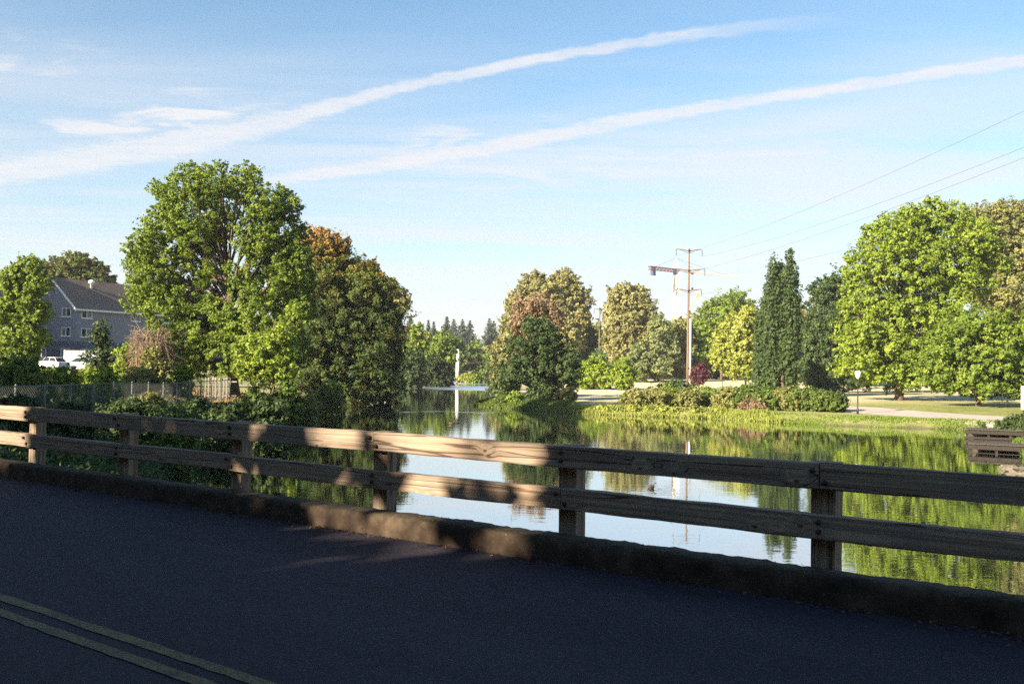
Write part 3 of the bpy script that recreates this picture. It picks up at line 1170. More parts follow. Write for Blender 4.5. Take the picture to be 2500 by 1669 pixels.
def plant(name, label, cat, px, D, lobes, mat, seed, trunk_r=.3, bark=None, group=None, trunk_top=None, base=None, limb_every=1, sub=1, part='crown', **kw):
    """a tree or a shrub: an Empty at its foot, a trunk with limbs and a crown"""
    if base is None:
        X = xat(px, D)
        base = np.array([X, D, hz(X, D) - .08])
    root = empty(name, base)
    tag(root, label, cat, group)
    lobes = np.array(lobes, float)
    loc = lobes.copy()
    loc[:, :3] -= base
    zt = loc[:, 2].max()
    if trunk_top is None:
        w_ = np.average(loc[:, :2], axis=0)
        trunk_top = np.array([w_[0], w_[1], zt * .92])
    me = crown_mesh(part, loc, D, seed, **kw)
    link(part, me, mat, root)
    tm = limbs((0, 0, -.15), trunk_top, loc[::limb_every, :3], trunk_r, seed, sub=sub)
    tm.build('trunk' if part == 'crown' else 'stem', bark or BARK, root, smooth=True)
    return root


def circ(D, circles, seed, spread=.5, twin=True):
    """lobes from outline circles (px, py, r[, ry]) of a crown standing at distance D; depth is spread about D"""
    r_ = random.Random(seed)
    mpp = D * K / FPX
    xs = [c[0] for c in circles]
    half = (max(xs) - min(xs)) / 2 * mpp + 1e-6
    cx = (max(xs) + min(xs)) / 2
    out = []
    for c in circles:
        r = c[2] * mpp
        rz_ = (c[3] if len(c) > 3 else c[2]) * mpp
        lim = spread * math.sqrt(max(.05, 1 - ((c[0] - cx) * mpp / (half * 1.15)) ** 2)) * half
        offs = (r_.uniform(-1, -.1), r_.uniform(.1, 1)) if twin else (r_.uniform(-1, 1) * .6,)
        for o_ in offs:
            out.append((xat(cx, D) + (c[0] - cx) * mpp, D + o_ * lim, zat(c[0], c[1], D), r, r, rz_))
    return out


def egg(px, D, w, ytop, ybot, n, seed, prof='egg', lobe=.42):
    """lobes filling a rounded envelope: half width w, top and bottom in view pixels"""
    r_ = random.Random(seed)
    mpp = D * K / FPX
    X = xat(px, D)
    zt, zb = zat(px, ytop, D), zat(px, ybot, D)
    if prof == 'dome' or (prof == 'egg' and D > 190):
        zb = min(zb, hz(X, D) - .1)
    H = zt - zb
    Wm = w * mpp * (1.4 if D > 190 else 1.2)
    f = {'egg': lambda t: math.sin(math.pi * min(1, (.10 + .86 * t)) ** .78) ** .75,
         'round': lambda t: math.sqrt(max(.02, 1 - (2 * t - 1) ** 2)),
         'dome': lambda t: math.sqrt(max(.02, 1 - (t * .98) ** 2.4)),
         'col': lambda t: min(1, 2.2 * (1.02 - t)) ** .8 * min(1, .6 + 2 * t),
         'cone': lambda t: 1.02 - t}[prof]
    out = []
    for i in range(n):
        t = ((i + .5) / n + r_.uniform(-.5, .5) / n)
        R_ = f(t) * Wm
        lr = max(.32 * Wm * lobe / .42, R_ * r_.uniform(.8, 1.2) * lobe / .42 * .44)
        rr = max(0, R_ - lr * .9) * (r_.uniform(.6, 1.05) if i % 3 else r_.uniform(0, .45))
        a = i * 2.399 + r_.uniform(-.5, .5)
        lr *= r_.uniform(.85, 1.15)
        z_ = zb + lr * .8 + t * max(.1, H - 1.6 * lr)
        out.append((X + rr * math.cos(a), D + rr * math.sin(a), z_, lr, lr, lr * r_.uniform(.75, .95)))
    return out


# ---------------------------------------------------------------- trees on the left bank
def ramp_tint(z0, z1, lo, hi):
    """leaf colour shifts with height on the tree (dry upper leaves)"""
    def fn(P, T, rng):
        t = np.clip((P[:, 2] - z0) / (z1 - z0), 0, 1)
        return (T - .5) * .8 + lo + (hi - lo) * t ** 1.45 + .04
    return fn


D = 80
big = circ(D, [(436, 428, 36), (556, 432, 40), (390, 462, 34), (492, 446, 44), (612, 478, 44), (648, 486, 26), (372, 515, 50), (335, 560, 40), (322, 600, 26),
               (450, 510, 70), (590, 540, 62), (655, 560, 40), (350, 640, 48), (430, 610, 72), (600, 640, 76), (665, 640, 48), (322, 690, 34), (400, 715, 58),
               (490, 740, 74), (600, 735, 70), (680, 705, 44), (380, 785, 44), (450, 825, 50), (545, 810, 62), (650, 790, 54), (302, 605, 20), (312, 640, 22), (356, 436, 18), (470, 398, 20), (430, 388, 16), (566, 396, 20), (640, 445, 20), (676, 472, 14), (680, 525, 18), (308, 575, 16), (690, 590, 22), (520, 400, 16)], 3, .55)
big = [(x_, y_, z_, r1 * .86, r2_ * .86, r3_ * .86) for x_, y_, z_, r1, r2_, r3_ in big]
plant('tall_tree', 'tallest tree on the left bank, loose bright green crown with sky showing through', 'tree', 545, D, big, LEAF['fresh'], 21, .42, sub=3,
      leaf_px=2.3, cover=1.55, clump=.24, up=.35, inner=.22, gap=1.25)
D = 112
map_ = circ(D, [(722, 562, 36), (757, 572, 36), (700, 600, 46), (772, 612, 52), (815, 640, 46), (842, 622, 24), (858, 672, 44), (720, 680, 74), (800, 700, 76),
                (880, 742, 44), (745, 780, 84), (830, 790, 86), (890, 800, 36), (725, 860, 56), (800, 868, 60), (870, 858, 50), (700, 800, 60)], 4, .55)
zb, zt = zat(800, 900, D), zat(800, 530, D)
bx_ = xat(790, D)
bz_ = hz(bx_ - 2, D) - .1
plant('maple_tree', 'broad maple at the water edge, rusty orange on top and dark green below', 'tree', 790, D, map_, LEAF['rust'], 22, .55, base=np.array([bx_ - 2, D, bz_]),
      leaf_px=2.5, cover=1.6, clump=.26, tint_fn=ramp_tint((zb - bz_) + .38 * (zt - zb), zt - bz_, .05, .98))
plant('poplar_tree', 'olive tan tree top showing above the right shoulder of the maple', 'tree', 885, 152, circ(152, [(880, 668, 34), (905, 690, 30), (870, 710, 40), (920, 700, 18), (880, 780, 46)], 5), LEAF['tan'], 23, .4,
      leaf_px=2.8, cover=1.9)
plant('leaning_tree', 'small green tree hiding the gable end at the far left edge', 'tree', 52, 96, circ(96, [(62, 612, 26), (30, 640, 30), (84, 648, 26), (48, 690, 38), (86, 715, 24), (16, 720, 34), (54, 765, 38), (88, 775, 20), (16, 790, 30), (54, 810, 28)], 6), LEAF['fresh'], 24, .3,
      leaf_px=3.0, cover=2.0)
plant('roofline_tree', 'dark brownish dome-shaped tree rising behind the shingled roof', 'tree', 175, 186, circ(186, [(130, 622, 30), (172, 612, 32), (212, 630, 30), (238, 648, 20), (110, 645, 24), (160, 662, 48), (205, 672, 48), (170, 740, 60)], 7), LEAF['rust'], 25, .4, leaf_px=2.8, cover=2.4,
      tint_fn=lambda P, T, rng: T * .7)
# undergrowth between the car park and the water
plant('sapling', 'pale yellow-green sapling with upright twigs beside the water, right of the slatted fence end', 'tree', 625, 71,
      circ(71, [(600, 800, 34), (650, 760, 26), (640, 810, 34), (560, 800, 26), (672, 710, 16), (610, 850, 34), (570, 840, 28), (655, 850, 26), (690, 730, 12)], 8), LEAF['lime'], 26, .12, bark=TWIG, sub=4, leaf_px=3.0, cover=1.3, clump=.34)
shr = [
    (250, 62, 40, 842, 905, 'lime', 'yellow-green rounded shrub behind the wire fence, below the parked cars', 9),
    (150, 60, 44, 838, 905, 'fresh', 'green shrub behind the corner post of the wire fence', 10),
    (55, 58, 60, 815, 905, 'mid', 'dark green shrub at the far left edge behind the wire fence', 11),
    (235, 84, 36, 738, 830, 'deep', 'dark bush against the grey wall, left of the dead brush', 12),
    (290, 80, 34, 775, 850, 'lime', 'bright bush with spreading tiers just left of the dead brush', 13),
    (350, 72, 44, 795, 892, 'olive', 'tangled olive bush under the dead brush', 14),
    (420, 74, 34, 830, 890, 'fresh', 'low green bush below the tallest tree, left of the slatted fence end', 15),
    (590, 66, 36, 878, 935, 'mid', 'dark bush at the foot of the pale sapling', 16),
    (660, 70, 44, 868, 965, 'mid', 'round bush hanging over the water left of the maple', 17),
    (700, 72, 40, 885, 965, 'olive', 'bush with a few pale dry leaves over the water, just left of the maple', 18),
    (765, 92, 22, 870, 925, 'fresh', 'small light green bush in front of the maple trunk at the waterline', 19),
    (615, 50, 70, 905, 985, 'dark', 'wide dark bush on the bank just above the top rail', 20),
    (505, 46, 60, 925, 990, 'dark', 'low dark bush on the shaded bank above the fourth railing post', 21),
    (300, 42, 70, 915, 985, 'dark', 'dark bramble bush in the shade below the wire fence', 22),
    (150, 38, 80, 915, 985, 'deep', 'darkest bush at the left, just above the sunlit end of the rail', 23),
    (90, 46, 46, 892, 960, 'dark', 'leafy bush half hiding the left end of the wire fence', 41),
    (215, 50, 44, 896, 960, 'mid', 'leafy bush in front of the wire fence below the silver car', 42),
    (345, 56, 42, 900, 960, 'olive', 'bush with yellowing leaves in front of the wire fence below the dead brush', 43),
    (455, 62, 34, 908, 960, 'dark', 'low bush in front of the wire fence left of its slatted end', 44),
    (320, 66, 46, 838, 905, 'olive', 'olive shrub behind the wire fence, left of the dry grass', 27),
    (100, 64, 46, 836, 905, 'fresh', 'green shrub under the leaning tree behind the wire fence', 28),
    (200, 66, 40, 842, 905, 'lime', 'yellowish shrub below the silver car behind the wire fence', 29),
    (20, 66, 50, 810, 905, 'mid', 'dark shrub under the leaning tree at the left edge', 30),
    (745, 88, 40, 885, 940, 'mid', 'dark shrub at the foot of the maple on its left', 31),
    (800, 112, 46, 860, 918, 'deep', 'dark shrub over the water under the middle of the maple', 32),
    (870, 122, 44, 850, 914, 'deep', 'dark shrub over the water under the right side of the maple', 33),
    (905, 140, 30, 840, 905, 'deep', 'shaded bush at the right foot of the maple', 34),
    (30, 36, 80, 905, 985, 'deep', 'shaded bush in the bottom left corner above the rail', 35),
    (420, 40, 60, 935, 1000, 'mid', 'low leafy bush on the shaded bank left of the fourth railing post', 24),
]
for px, D, w, yt, yb, mt, lab, sd_ in shr:
    plant('bush', lab, 'bush', px, D, egg(px, D, w, yt, yb, 9, sd_, 'dome', .5), LEAF[mt], 30 + sd_, .05, bark=TWIG, group='bushes on the left bank', part='foliage', leaf_px=3.3, cover=1.5, clump=.36, sub=0)

# dead brush: a tangle of bare arching twigs
base = np.array([xat(345, 76), 76, 0])
base[2] = hz(base[0], 76)
db = empty('dead_brush', base)
tag(db, 'tangle of bare pinkish dead branches left of the tallest tree', 'brush')
r_ = random.Random(4)
mpp = 76 * K / FPX
tw = MB()
for i in range(170):
    a = r_.uniform(0, 2 * math.pi)
    l_ = r_.uniform(.6, 1.0)
    h_ = (zat(345, 752, 76) - base[2]) * r_.uniform(.55, 1.0)
    rx = 50 * mpp * l_
    p0 = np.array([r_.gauss(0, .5), r_.gauss(0, .5), r_.uniform(0, 1.5)])
    p1 = p0 + np.array([math.cos(a) * rx * .4, math.sin(a) * rx * .4, h_ * .75])
    p2 = np.array([math.cos(a) * rx, math.sin(a) * rx, h_ * r_.uniform(.75, 1.02)])
    p3 = p2 + np.array([math.cos(a) * rx * .35, math.sin(a) * rx * .35, -h_ * r_.uniform(.05, .35)])
    tw.tube([p0, p1, p2, p3], [.04, .03, .02, .008], 4, cap=False)
    for _ in range(4):
        q = p1 + (p2 - p1) * r_.uniform(0, 1)
        tw.tube([q, q + np.array([r_.gauss(0, .6), r_.gauss(0, .6), r_.gauss(0, .5)])], [.014, .005], 3, cap=False)
tw.build('branches', TWIG, db)

# bank cover: brambles and ivy nobody could count
def scatter_cover(name, label, cat, xy, hmin, hmax, mat, seed, leaf=.09, per=9, flat=.6):
    rng = np.random.default_rng(seed)
    z = height(xy[:, 0], xy[:, 1])
    n = len(xy)
    idx = np.repeat(np.arange(n), per)
    hh = rng.uniform(hmin, hmax, n)
    P = np.stack([xy[idx, 0] + rng.normal(0, .22, n * per), xy[idx, 1] + rng.normal(0, .22, n * per), z[idx] + hh[idx] * rng.uniform(0, 1, n * per) ** .6], 1)
    N = rng.normal(size=P.shape) * .6 + [-.1, -.25, .6]
    N /= np.linalg.norm(N, axis=1, keepdims=True)
    S = leaf * rng.uniform(.6, 1.5, len(P))
    V, lp_ = leaf_tris(P, N, S, S, rng)
    LEAFCOUNT[0] += len(P)
    T = np.repeat(rng.normal(.5, .2, n), per) + rng.normal(0, .12, n * per)
    o = link(name, np_mesh(name, V, lp_, 3, {'tint': np.clip(np.repeat(T, 3), 0, 1)}), mat)
    return tag(o, label, cat, kind='stuff')


rg = np.random.default_rng(17)
q = np.stack([rg.uniform(-34, -9, 60000), rg.uniform(14, 84, 60000)], 1)
dd = sdist(q[:, 0], q[:, 1])
pq = q @ BN
ok = (dd > -.2) & (dd < 6.5 + 8 * (q[:, 1] < 50)) & (pq > 8.5) & (q[:, 0] > -.56 * q[:, 1] - 3) & ~((q[:, 1] > 62) & (dd > 3.2))
q = q[ok][:11000]
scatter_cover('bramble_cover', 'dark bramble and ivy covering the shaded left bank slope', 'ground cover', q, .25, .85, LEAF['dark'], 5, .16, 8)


def blades(name, label, cat, xy, h0, h1, mat, seed, wd=.03, lean=.35, per=1):
    rng = np.random.default_rng(seed)
    xy = np.repeat(xy, per, 0) + rng.normal(0, .12, (len(xy) * per, 2))
    z = height(xy[:, 0], xy[:, 1])
    n = len(xy)
    P = np.stack([xy[:, 0], xy[:, 1], z - .03], 1)
    a = rng.uniform(0, 2 * math.pi, n)
    w_ = np.stack([np.cos(a), np.sin(a), 0 * a], 1) * wd * rng.uniform(.6, 1.4, (n, 1))
    cl = .5 + .25 * np.sin(xy[:, 0] * 1.1 + 2 * np.sin(xy[:, 1] * .5)) + .25 * np.sin(xy[:, 1] * 1.7 + xy[:, 0] * .6 + 1)
    H = rng.uniform(h0, h1, n) * (.35 + .9 * cl)
    l_ = rng.normal(0, lean, (n, 2)) * H[:, None]
    mid = P + np.stack([l_[:, 0] * .35, l_[:, 1] * .35, H * .6], 1)
    tip = P + np.stack([l_[:, 0], l_[:, 1], H], 1)
    V = np.stack([P - w_, P + w_, mid + w_ * .7, tip, mid - w_ * .7], 1).reshape(-1, 3)
    T = rng.normal(.5, .2, n)
    o = link(name, np_mesh(name, V, np.arange(5 * n), 5, {'tint': np.clip(np.repeat(T, 5), 0, 1)}), mat)
    return tag(o, label, cat, kind='stuff')


q = np.stack([rg.uniform(-32, -17, 9000), rg.uniform(62, 92, 9000)], 1)
dd = sdist(q[:, 0], q[:, 1])
blades('dry_grass', 'sunlit straw-coloured grass behind the wire fence on the left bank', 'grass', q[(dd > 2.8) & (dd < 12)], .2, .55, LEAF['straw'], 3, .035, per=3)

# ---------------------------------------------------------------- wire fence on the left bank
F0, F1 = np.array([xat(-40, 37), 37.0]), np.array([xat(533, 76), 76.0])
fl = np.linalg.norm(F1 - F0)
fa = math.atan2(F1[1] - F0[1], F1[0] - F0[0])
fo = empty('wire_fence', (F0[0], F0[1], hz(*F0)), fa)
tag(fo, 'grey chain-link fence with slim steel posts running along the left bank', 'fence')
zb0 = hz(*F0)


def fz(t):
    q_ = F0 + (F1 - F0) * t / fl
    return hz(q_[0], q_[1]) - zb0


pm = MB().tube([(0, 0, -.2), (0, 0, 1.86), (0, 0, 1.9)], [.045, .045, .015], 8).mesh('post')
ts = np.arange(0, fl + .1, 2.75)
for t in ts:
    o = link('post', pm, STEEL, fo)
    o.location = (t, 0, fz(t))
m = MB()
tt = np.linspace(0, ts[-1], 40)
m.tube([(t, 0, fz(t) + 1.8) for t in tt], .028, 6)
m.build('top_rail', STEEL, fo)
m = MB()
for t in np.arange(-1.8, ts[-1], .16):
    for sg in (1, -1):
        a = (max(0, t) if sg > 0 else max(0, t))
        z0, z1 = (0.05, 1.78) if sg > 0 else (1.78, .05)
        x0, x1 = t, t + 1.73
        if x0 < 0:
            f_ = -x0 / 1.73
            z0 = z0 + (z1 - z0) * f_
            x0 = 0
        if x1 > ts[-1]:
            f_ = (ts[-1] - x0) / (x1 - x0)
            z1 = z0 + (z1 - z0) * f_
            x1 = ts[-1]
        m.tube([(x0, 0, fz(x0) + z0), (x1, 0, fz(x1) + z1)], .005, 3, cap=False)
o = m.build('wire_mesh', STEEL, fo)
# slatted end panel where the fence meets the trees
SLAT = plain('grey_slat', (.34, .31, .27), .8, var=.2)
se = empty('slatted_fence', (xat(462, 76), 77.0, hz(xat(462, 76), 77.0)), math.radians(8))
tag(se, 'short pale slatted fence panel in dry grass below the tallest tree', 'fence')
sm_ = MB().box((0, 0, .9), (.09, .025, 1.8)).mesh('slat')
Lw = (xat(533, 76) - xat(462, 76))
for i in range(int(Lw / .27)):
    o = link('slat', sm_, SLAT, se)
    o.location = (i * .27, 0, .03 * rnd.uniform(-1, 1))
    o.rotation_euler = (0, rnd.gauss(0, .02), 0)
for z_ in (.4, 1.5):
    MB().box((Lw / 2, .05, z_), (Lw, .05, .09)).build('rail', SLAT, se)

# ---------------------------------------------------------------- the building, its car park and cars
GD, LD = np.array([-.894, .447]), np.array([.447, .894])
CX, CY, BZ = -64.0, 146.0, .55
bld = empty('apartment_building', (CX, CY, BZ), math.atan2(LD[1], LD[0]))
tag(bld, 'three-storey grey sided building with brown shingled gable roof behind the left trees', 'building')
# local x runs along the long wall, local y along the gable wall (away to the left)
EV, RD, GW, LL, BAND = 9.15, 13.45, 10.0, 34.0, 4.05


def wall_panel(name, mat, p0, p1, z0, z1, outn, th=.25, gable=None, openings=()):
    """wall between two local points with rectangular openings (t0, t1, z0, z1) left clear"""
    p0, p1, outn = np.array(p0, float), np.array(p1, float), np.array(outn, float)
    e = p1 - p0
    L = np.linalg.norm(e)
    e /= L
    tsx = sorted({0, L, *[a for o_ in openings for a in o_[:2]]})
    zsx = sorted({z0, z1, *[a for o_ in openings for a in o_[2:]]})
    m = MB()
    for a, b in zip(tsx[:-1], tsx[1:]):
        for c, d in zip(zsx[:-1], zsx[1:]):
            mt, mz = (a + b) / 2, (c + d) / 2
            if any(o_[0] < mt < o_[1] and o_[2] < mz < o_[3] for o_ in openings):
                continue
            q = [p0 + e * a, p0 + e * b]
            vs = []
            for off in (0, -th):
                for pt, zz in ((q[0], c), (q[1], c), (q[1], d), (q[0], d)):
                    w_ = pt + outn * off
                    vs.append((w_[0], w_[1], zz))
            m.add(vs, [(0, 1, 2, 3), (7, 6, 5, 4), (0, 4, 5, 1), (1, 5, 6, 2), (2, 6, 7, 3), (3, 7, 4, 0)])
    if gable:
        a, b = p0, p1
        mid = (p0 + p1) / 2
        vs = []
        for off in (0, -th):
            for pt, zz in ((a, z1), (b, z1), (mid, gable)):
                w_ = pt + outn * off
                vs.append((w_[0], w_[1], zz))
        m.add(vs, [(0, 1, 2), (5, 4, 3)])
    return m.build(name, mat, bld)


def window(p0, e, outn, t, z, w_, h_, slider=True):
    p0, e, outn = (np.array(q_, float) for q_ in (p0, e, outn))
    c = p0 + e * t - outn * .06
    ang = math.atan2(e[1], e[0])
    R = rotz(ang)
    root = MB()
    fw = .09
    for dx, dz, sx, sz_ in ((0, h_ / 2 - fw / 2, w_, fw), (0, -h_ / 2 + fw / 2, w_, fw), (-w_ / 2 + fw / 2, 0, fw, h_ - 2 * fw), (w_ / 2 - fw / 2, 0, fw, h_ - 2 * fw)) + (((0, 0, .07, h_ - 2 * fw),) if slider else ()):
        root.box((c[0] + e[0] * dx + outn[0] * .08, c[1] + e[1] * dx + outn[1] * .08, z + dz), (sx, .14, sz_), R)
    o = root.build('window', TRIM, bld)
    for k_ in ((-1, 1) if slider else (0,)):
        pw = (w_ - 2 * fw) / (2 if slider else 1) - .03
        g = MB().box((c[0] + e[0] * k_ * (pw / 2 + .035), c[1] + e[1] * k_ * (pw / 2 + .035), z), (pw, .03, h_ - 2 * fw), R)
        g.build('pane', GLASS if k_ <= 0 else CURTAIN, o)
    s_ = MB().box((c[0] + outn[0] * .12, c[1] + outn[1] * .12, z - h_ / 2 - .06), (w_ + .2, .2, .1), R)
    s_.build('sill', TRIM, o)


CURTAIN = plain('curtained_glass', (.16, .17, .16), .25, var=.2)
gw = [(2.1, 8.35), (2.1, 5.5), (7.2, 8.35), (7.2, 5.5), (2.1, 2.4), (7.2, 2.4)]
lw = [(1.8, 8.2), (1.8, 5.4), (1.8, 2.3), (11, 8.2), (11, 5.4), (11, 2.3), (17, 8.2), (17, 5.4)]


def ops(lst, lo, hi, w_=1.9, h_=1.3):
    return [(t - w_ / 2, t + w_ / 2, z - h_ / 2, z + h_ / 2) for t, z in lst if lo < z < hi]


og, ol = (-1, 0), (0, -1)
wall_panel('wall', SIDING, (0, 0), (0, GW), BAND, EV, og, gable=RD, openings=ops(gw, BAND, 20))
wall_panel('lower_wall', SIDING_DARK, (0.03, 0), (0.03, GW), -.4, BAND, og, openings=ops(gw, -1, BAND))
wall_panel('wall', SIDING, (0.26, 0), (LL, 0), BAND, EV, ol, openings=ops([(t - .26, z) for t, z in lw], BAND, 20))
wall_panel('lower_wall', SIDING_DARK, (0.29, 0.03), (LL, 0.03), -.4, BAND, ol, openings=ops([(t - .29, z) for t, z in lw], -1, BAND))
wall_panel('wall', SIDING, (LL, 0.3), (LL, GW), -.4, EV, (1, 0), gable=RD)
for t, z in gw:
    window((0, 0), (0, 1), og, t, z, 1.9, 1.3)
for t, z in lw:
    window((0, 0), (1, 0), ol, t, z, 1.9, 1.3)
# dark rooms behind the panes
MB().box((LL / 2, GW / 2, 4.4), (LL - 1.4, GW - 1.4, 9)).build('interior', BLACK, bld)
pitch = (RD - EV) / (GW / 2)
ov = .55


def roof_plane(y0, y1, x0, x1, z0, z1, th=.18):
    m = MB()
    vs = []
    for dz in (0, th):
        vs += [(x0, y0, z0 + dz), (x1, y0, z0 + dz), (x1, y1, z1 + dz), (x0, y1, z1 + dz)]
    m.add(vs, [(3, 2, 1, 0), (4, 5, 6, 7), (0, 1, 5, 4), (1, 2, 6, 5), (2, 3, 7, 6), (3, 0, 4, 7)])
    return m


roof = roof_plane(-ov, GW / 2, -ov, LL + ov, EV - ov * pitch + .02, RD + .02).build('roof', SHINGLE, bld)
roof_plane(GW + ov, GW / 2, -ov, LL + ov, EV - ov * pitch + .02, RD + .02).build('roof', SHINGLE, bld)
rk = MB()
for y0 in (-ov, GW + ov):
    R = None
    vs = []
    for dx in (-ov - .06, -ov - .003):
        vs += [(dx, y0, EV - ov * pitch - .2), (dx, GW / 2, RD - .2), (dx, GW / 2, RD + .23), (dx, y0, EV - ov * pitch + .23)]
    rk.add(vs, [(0, 1, 2, 3), (7, 6, 5, 4), (0, 4, 5, 1), (2, 6, 7, 3), (3, 7, 4, 0)])
rk.build('rake_trim', TRIM, bld)
MB().box((LL / 2, -ov - .06, EV - ov * pitch + .04), (LL + 2 * ov, .1, .26)).build('eave_gutter', TRIM, bld)
vt = MB()
vt.tube([(5.6, 3.6, RD - 1.6), (5.6, 3.6, RD - .35), (5.6, 3.6, RD - .3), (5.6, 3.6, RD + .05), (5.6, 3.6, RD + .25)], [.22, .22, .48, .48, .12], 12)
vt.build('roof_vent', WHITE_PAINT, roof, smooth=True)
# cross wing to the left
MB().box((9, 21, 4.4), (12, 22 - .3, 9.6)).build('wing_wall', SIDING, bld)
wr = MB()
for x0, x1 in ((2.4, 9), (15.6, 9)):
    vs = []
    for dz in (0, .2):
        vs += [(x0, 10.6, 8.9 + dz), (x0, 33, 8.9 + dz), (x1, 33, 13.9 + dz), (x1, 10.6, 13.9 + dz)]
    wr.add(vs, [(3, 2, 1, 0), (4, 5, 6, 7), (0, 1, 5, 4), (1, 2, 6, 5), (2, 3, 7, 6), (3, 0, 4, 7)])
wr.build('wing_roof', SHINGLE, bld)

lot = MB()
q = [(-92, 112), (-46, 112), (-46, 143), (-60, 146), (-92, 160)]
lot.add([(a, b, .66) for a, b in q], [tuple(range(5))])
tag(lot.build('parking_lot', ASPHALT), kind='structure')

# white board enclosure
we = empty('board_enclosure', (xat(146, 134), 134, .66), math.radians(24))
tag(we, 'white board enclosure standing against the dark lower wall of the grey building', 'enclosure')
bm_ = MB().box((0, 0, 1.2), (.29, .04, 2.4)).mesh('board')
for i in range(17):
    o = link('board', bm_, WHITE_PAINT, we)
    o.location = (.15 + i * .3, 0, 0)
for i in range(9):
    o = link('board', bm_, WHITE_PAINT, we)
    o.location = (0, .17 + i * .3, 0)
    o.rotation_euler = (0, 0, math.pi / 2)
for x in (0, 2.5, 5.1):
    MB().box((x, .06, 1.27), (.12, .12, 2.54)).build('post', WHITE_PAINT, we)
MB().box((2.6, 0, 2.45), (5.3, .1, .09)).build('cap_rail', WHITE_PAINT, we)


def car(label, loc, rz, paint, lens=True):
    root = empty('parked_car', loc, rz)
    tag(root, label, 'car', 'cars parked below the grey building')
    # side outline (x along the car, z up), swept across the width with tumblehome
    low = [(-2.2, .32), (-2.22, .62), (-2.12, .86), (-1.2, .95), (1.05, .93), (1.95, .80), (2.2, .62), (2.22, .34)]
    m = MB()
    n_ = len(low)
    for y, k_ in ((-.88, .97), (-.80, 1.0), (.80, 1.0), (.88, .97)):
        m.v += [(x * (1 if abs(y) < .85 else .985), y, z if abs(y) > .85 or z < .5 else z + .025) for x, z in low]
    for r in range(3):
        for i in range(n_ - 1):
            a = r * n_ + i
            m.f.append((a, a + 1, a + n_ + 1, a + n_))
        m.f.append((r * n_ + n_ - 1, r * n_, r * n_ + n_, r * n_ + 2 * n_ - 1))
    m.f.append(tuple(range(n_))[::-1])
    m.f.append(tuple(3 * n_ + i for i in range(n_)))
    body = m.build('body', paint, root)
    cab = [(-1.75, .95), (-1.25, 1.42), (.15, 1.46), (1.05, .95)]
    m = MB()
    for y in (-1, 1):
        m.v += [(x, y * (.78 if z < 1 else .60), z) for x, z in cab]
    m.f = [(0, 1, 2, 3), (7, 6, 5, 4), (0, 4, 5, 1), (1, 5, 6, 2), (2, 6, 7, 3)]
    m.build('cabin_glass', GLASS, root)
    m = MB()
    m.v = [(-1.27, -.615, 1.425), (.17, -.615, 1.465), (.17, .615, 1.465), (-1.27, .615, 1.425), (-1.2, -.5, 1.475), (.1, -.5, 1.51), (.1, .5, 1.51), (-1.2, .5, 1.475)]
    m.f = [(0, 1, 5, 4), (1, 2, 6, 5), (2, 3, 7, 6), (3, 0, 4, 7), (4, 5, 6, 7), (3, 2, 1, 0)]
    m.build('roof', paint, root)
    pl = MB()
    for y in (-1, 1):
        for (x0, z0), (x1, z1) in (((-1.75, .95), (-1.25, 1.43)), ((.15, 1.47), (1.05, .95)), ((-.45, .95), (-.45, 1.45))):
            pl.tube([(x0, y * .79, z0), (x1, y * .615, z1)], .035, 4)
    pl.build('pillars', paint, root)
    for x in (-1.35, 1.35):
        for y in (-.84, .84):
            w_ = MB().tube([(x, y - .1, .32), (x, y + .1, .32)], .32, 14).build('wheel', RUBBER, root)
            MB().tube([(x, y - .115, .32), (x, y + .115, .32)], .19, 10).build('rim', STEEL, w_)
    for y in (-.68, .68):
        MB().box((2.17, y, .68), (.12, .3, .14)).build('headlight', LAMP_GLASS, root)
        MB().box((-2.16, y, .74), (.14, .26, .18)).build('taillight', ORANGE_PAINT, root)
    return root


car('white car with an orange tail light, left of the white board enclosure', (xat(118, 124), 124, .66), math.radians(155), WHITE_PAINT)
car('silver car parked in front of the white board enclosure', (xat(185, 127), 127, .66), math.radians(176), SILVER_PAINT)
car('white car just visible above the shrubs at the far left', (xat(42, 128), 128, .66), math.radians(170), WHITE_PAINT)
car('dark car behind the white one with the orange light', (xat(103, 134), 134, .66), math.radians(160), DARK_PAINT)
car('dark blue car half hidden by bushes right of the silver car', (xat(242, 128), 128, .66), math.radians(178), DARK_PAINT)

# ---------------------------------------------------------------- far end of the channel
far = [
    (955, 232, 30, 738, 870, 'lime', 'egg', 'light green tree in the distance just right of the maple', 'crown'),
    (945, 205, 34, 800, 880, 'dark', 'dome', 'dark bushy tree over the water beyond the maple', 'crown'),
    (995, 228, 38, 815, 880, 'deep', 'dome', 'low dark tree on the far left bank beside the white post', 'crown'),
    (1012, 262, 36, 752, 868, 'fresh', 'round', 'round green tree in the distance left of the white post', 'crown'),
    (975, 300, 26, 758, 860, 'olive', 'egg', 'olive tree in the distance between the two light green ones', 'crown'),
    (1045, 345, 26, 770, 860, 'mid', 'egg', 'dark tree directly behind the white post', 'crown'),
    (1092, 350, 28, 782, 862, 'fresh', 'dome', 'light green tree in the distance right of the white post', 'crown'),
    (1120, 372, 26, 788, 862, 'olive', 'dome', 'olive tree at the far end of the channel', 'crown'),
    (1078, 430, 30, 790, 858, 'mid', 'dome', 'hazy tree behind the wires at the far end of the channel', 'crown'),
    (1165, 250, 34, 742, 868, 'olive', 'egg', 'tall olive tree left of the dark peninsula tree', 'crown'),
    (1130, 300, 22, 800, 870, 'mid', 'dome', 'small dark tree on the right bank of the far channel', 'crown'),
]
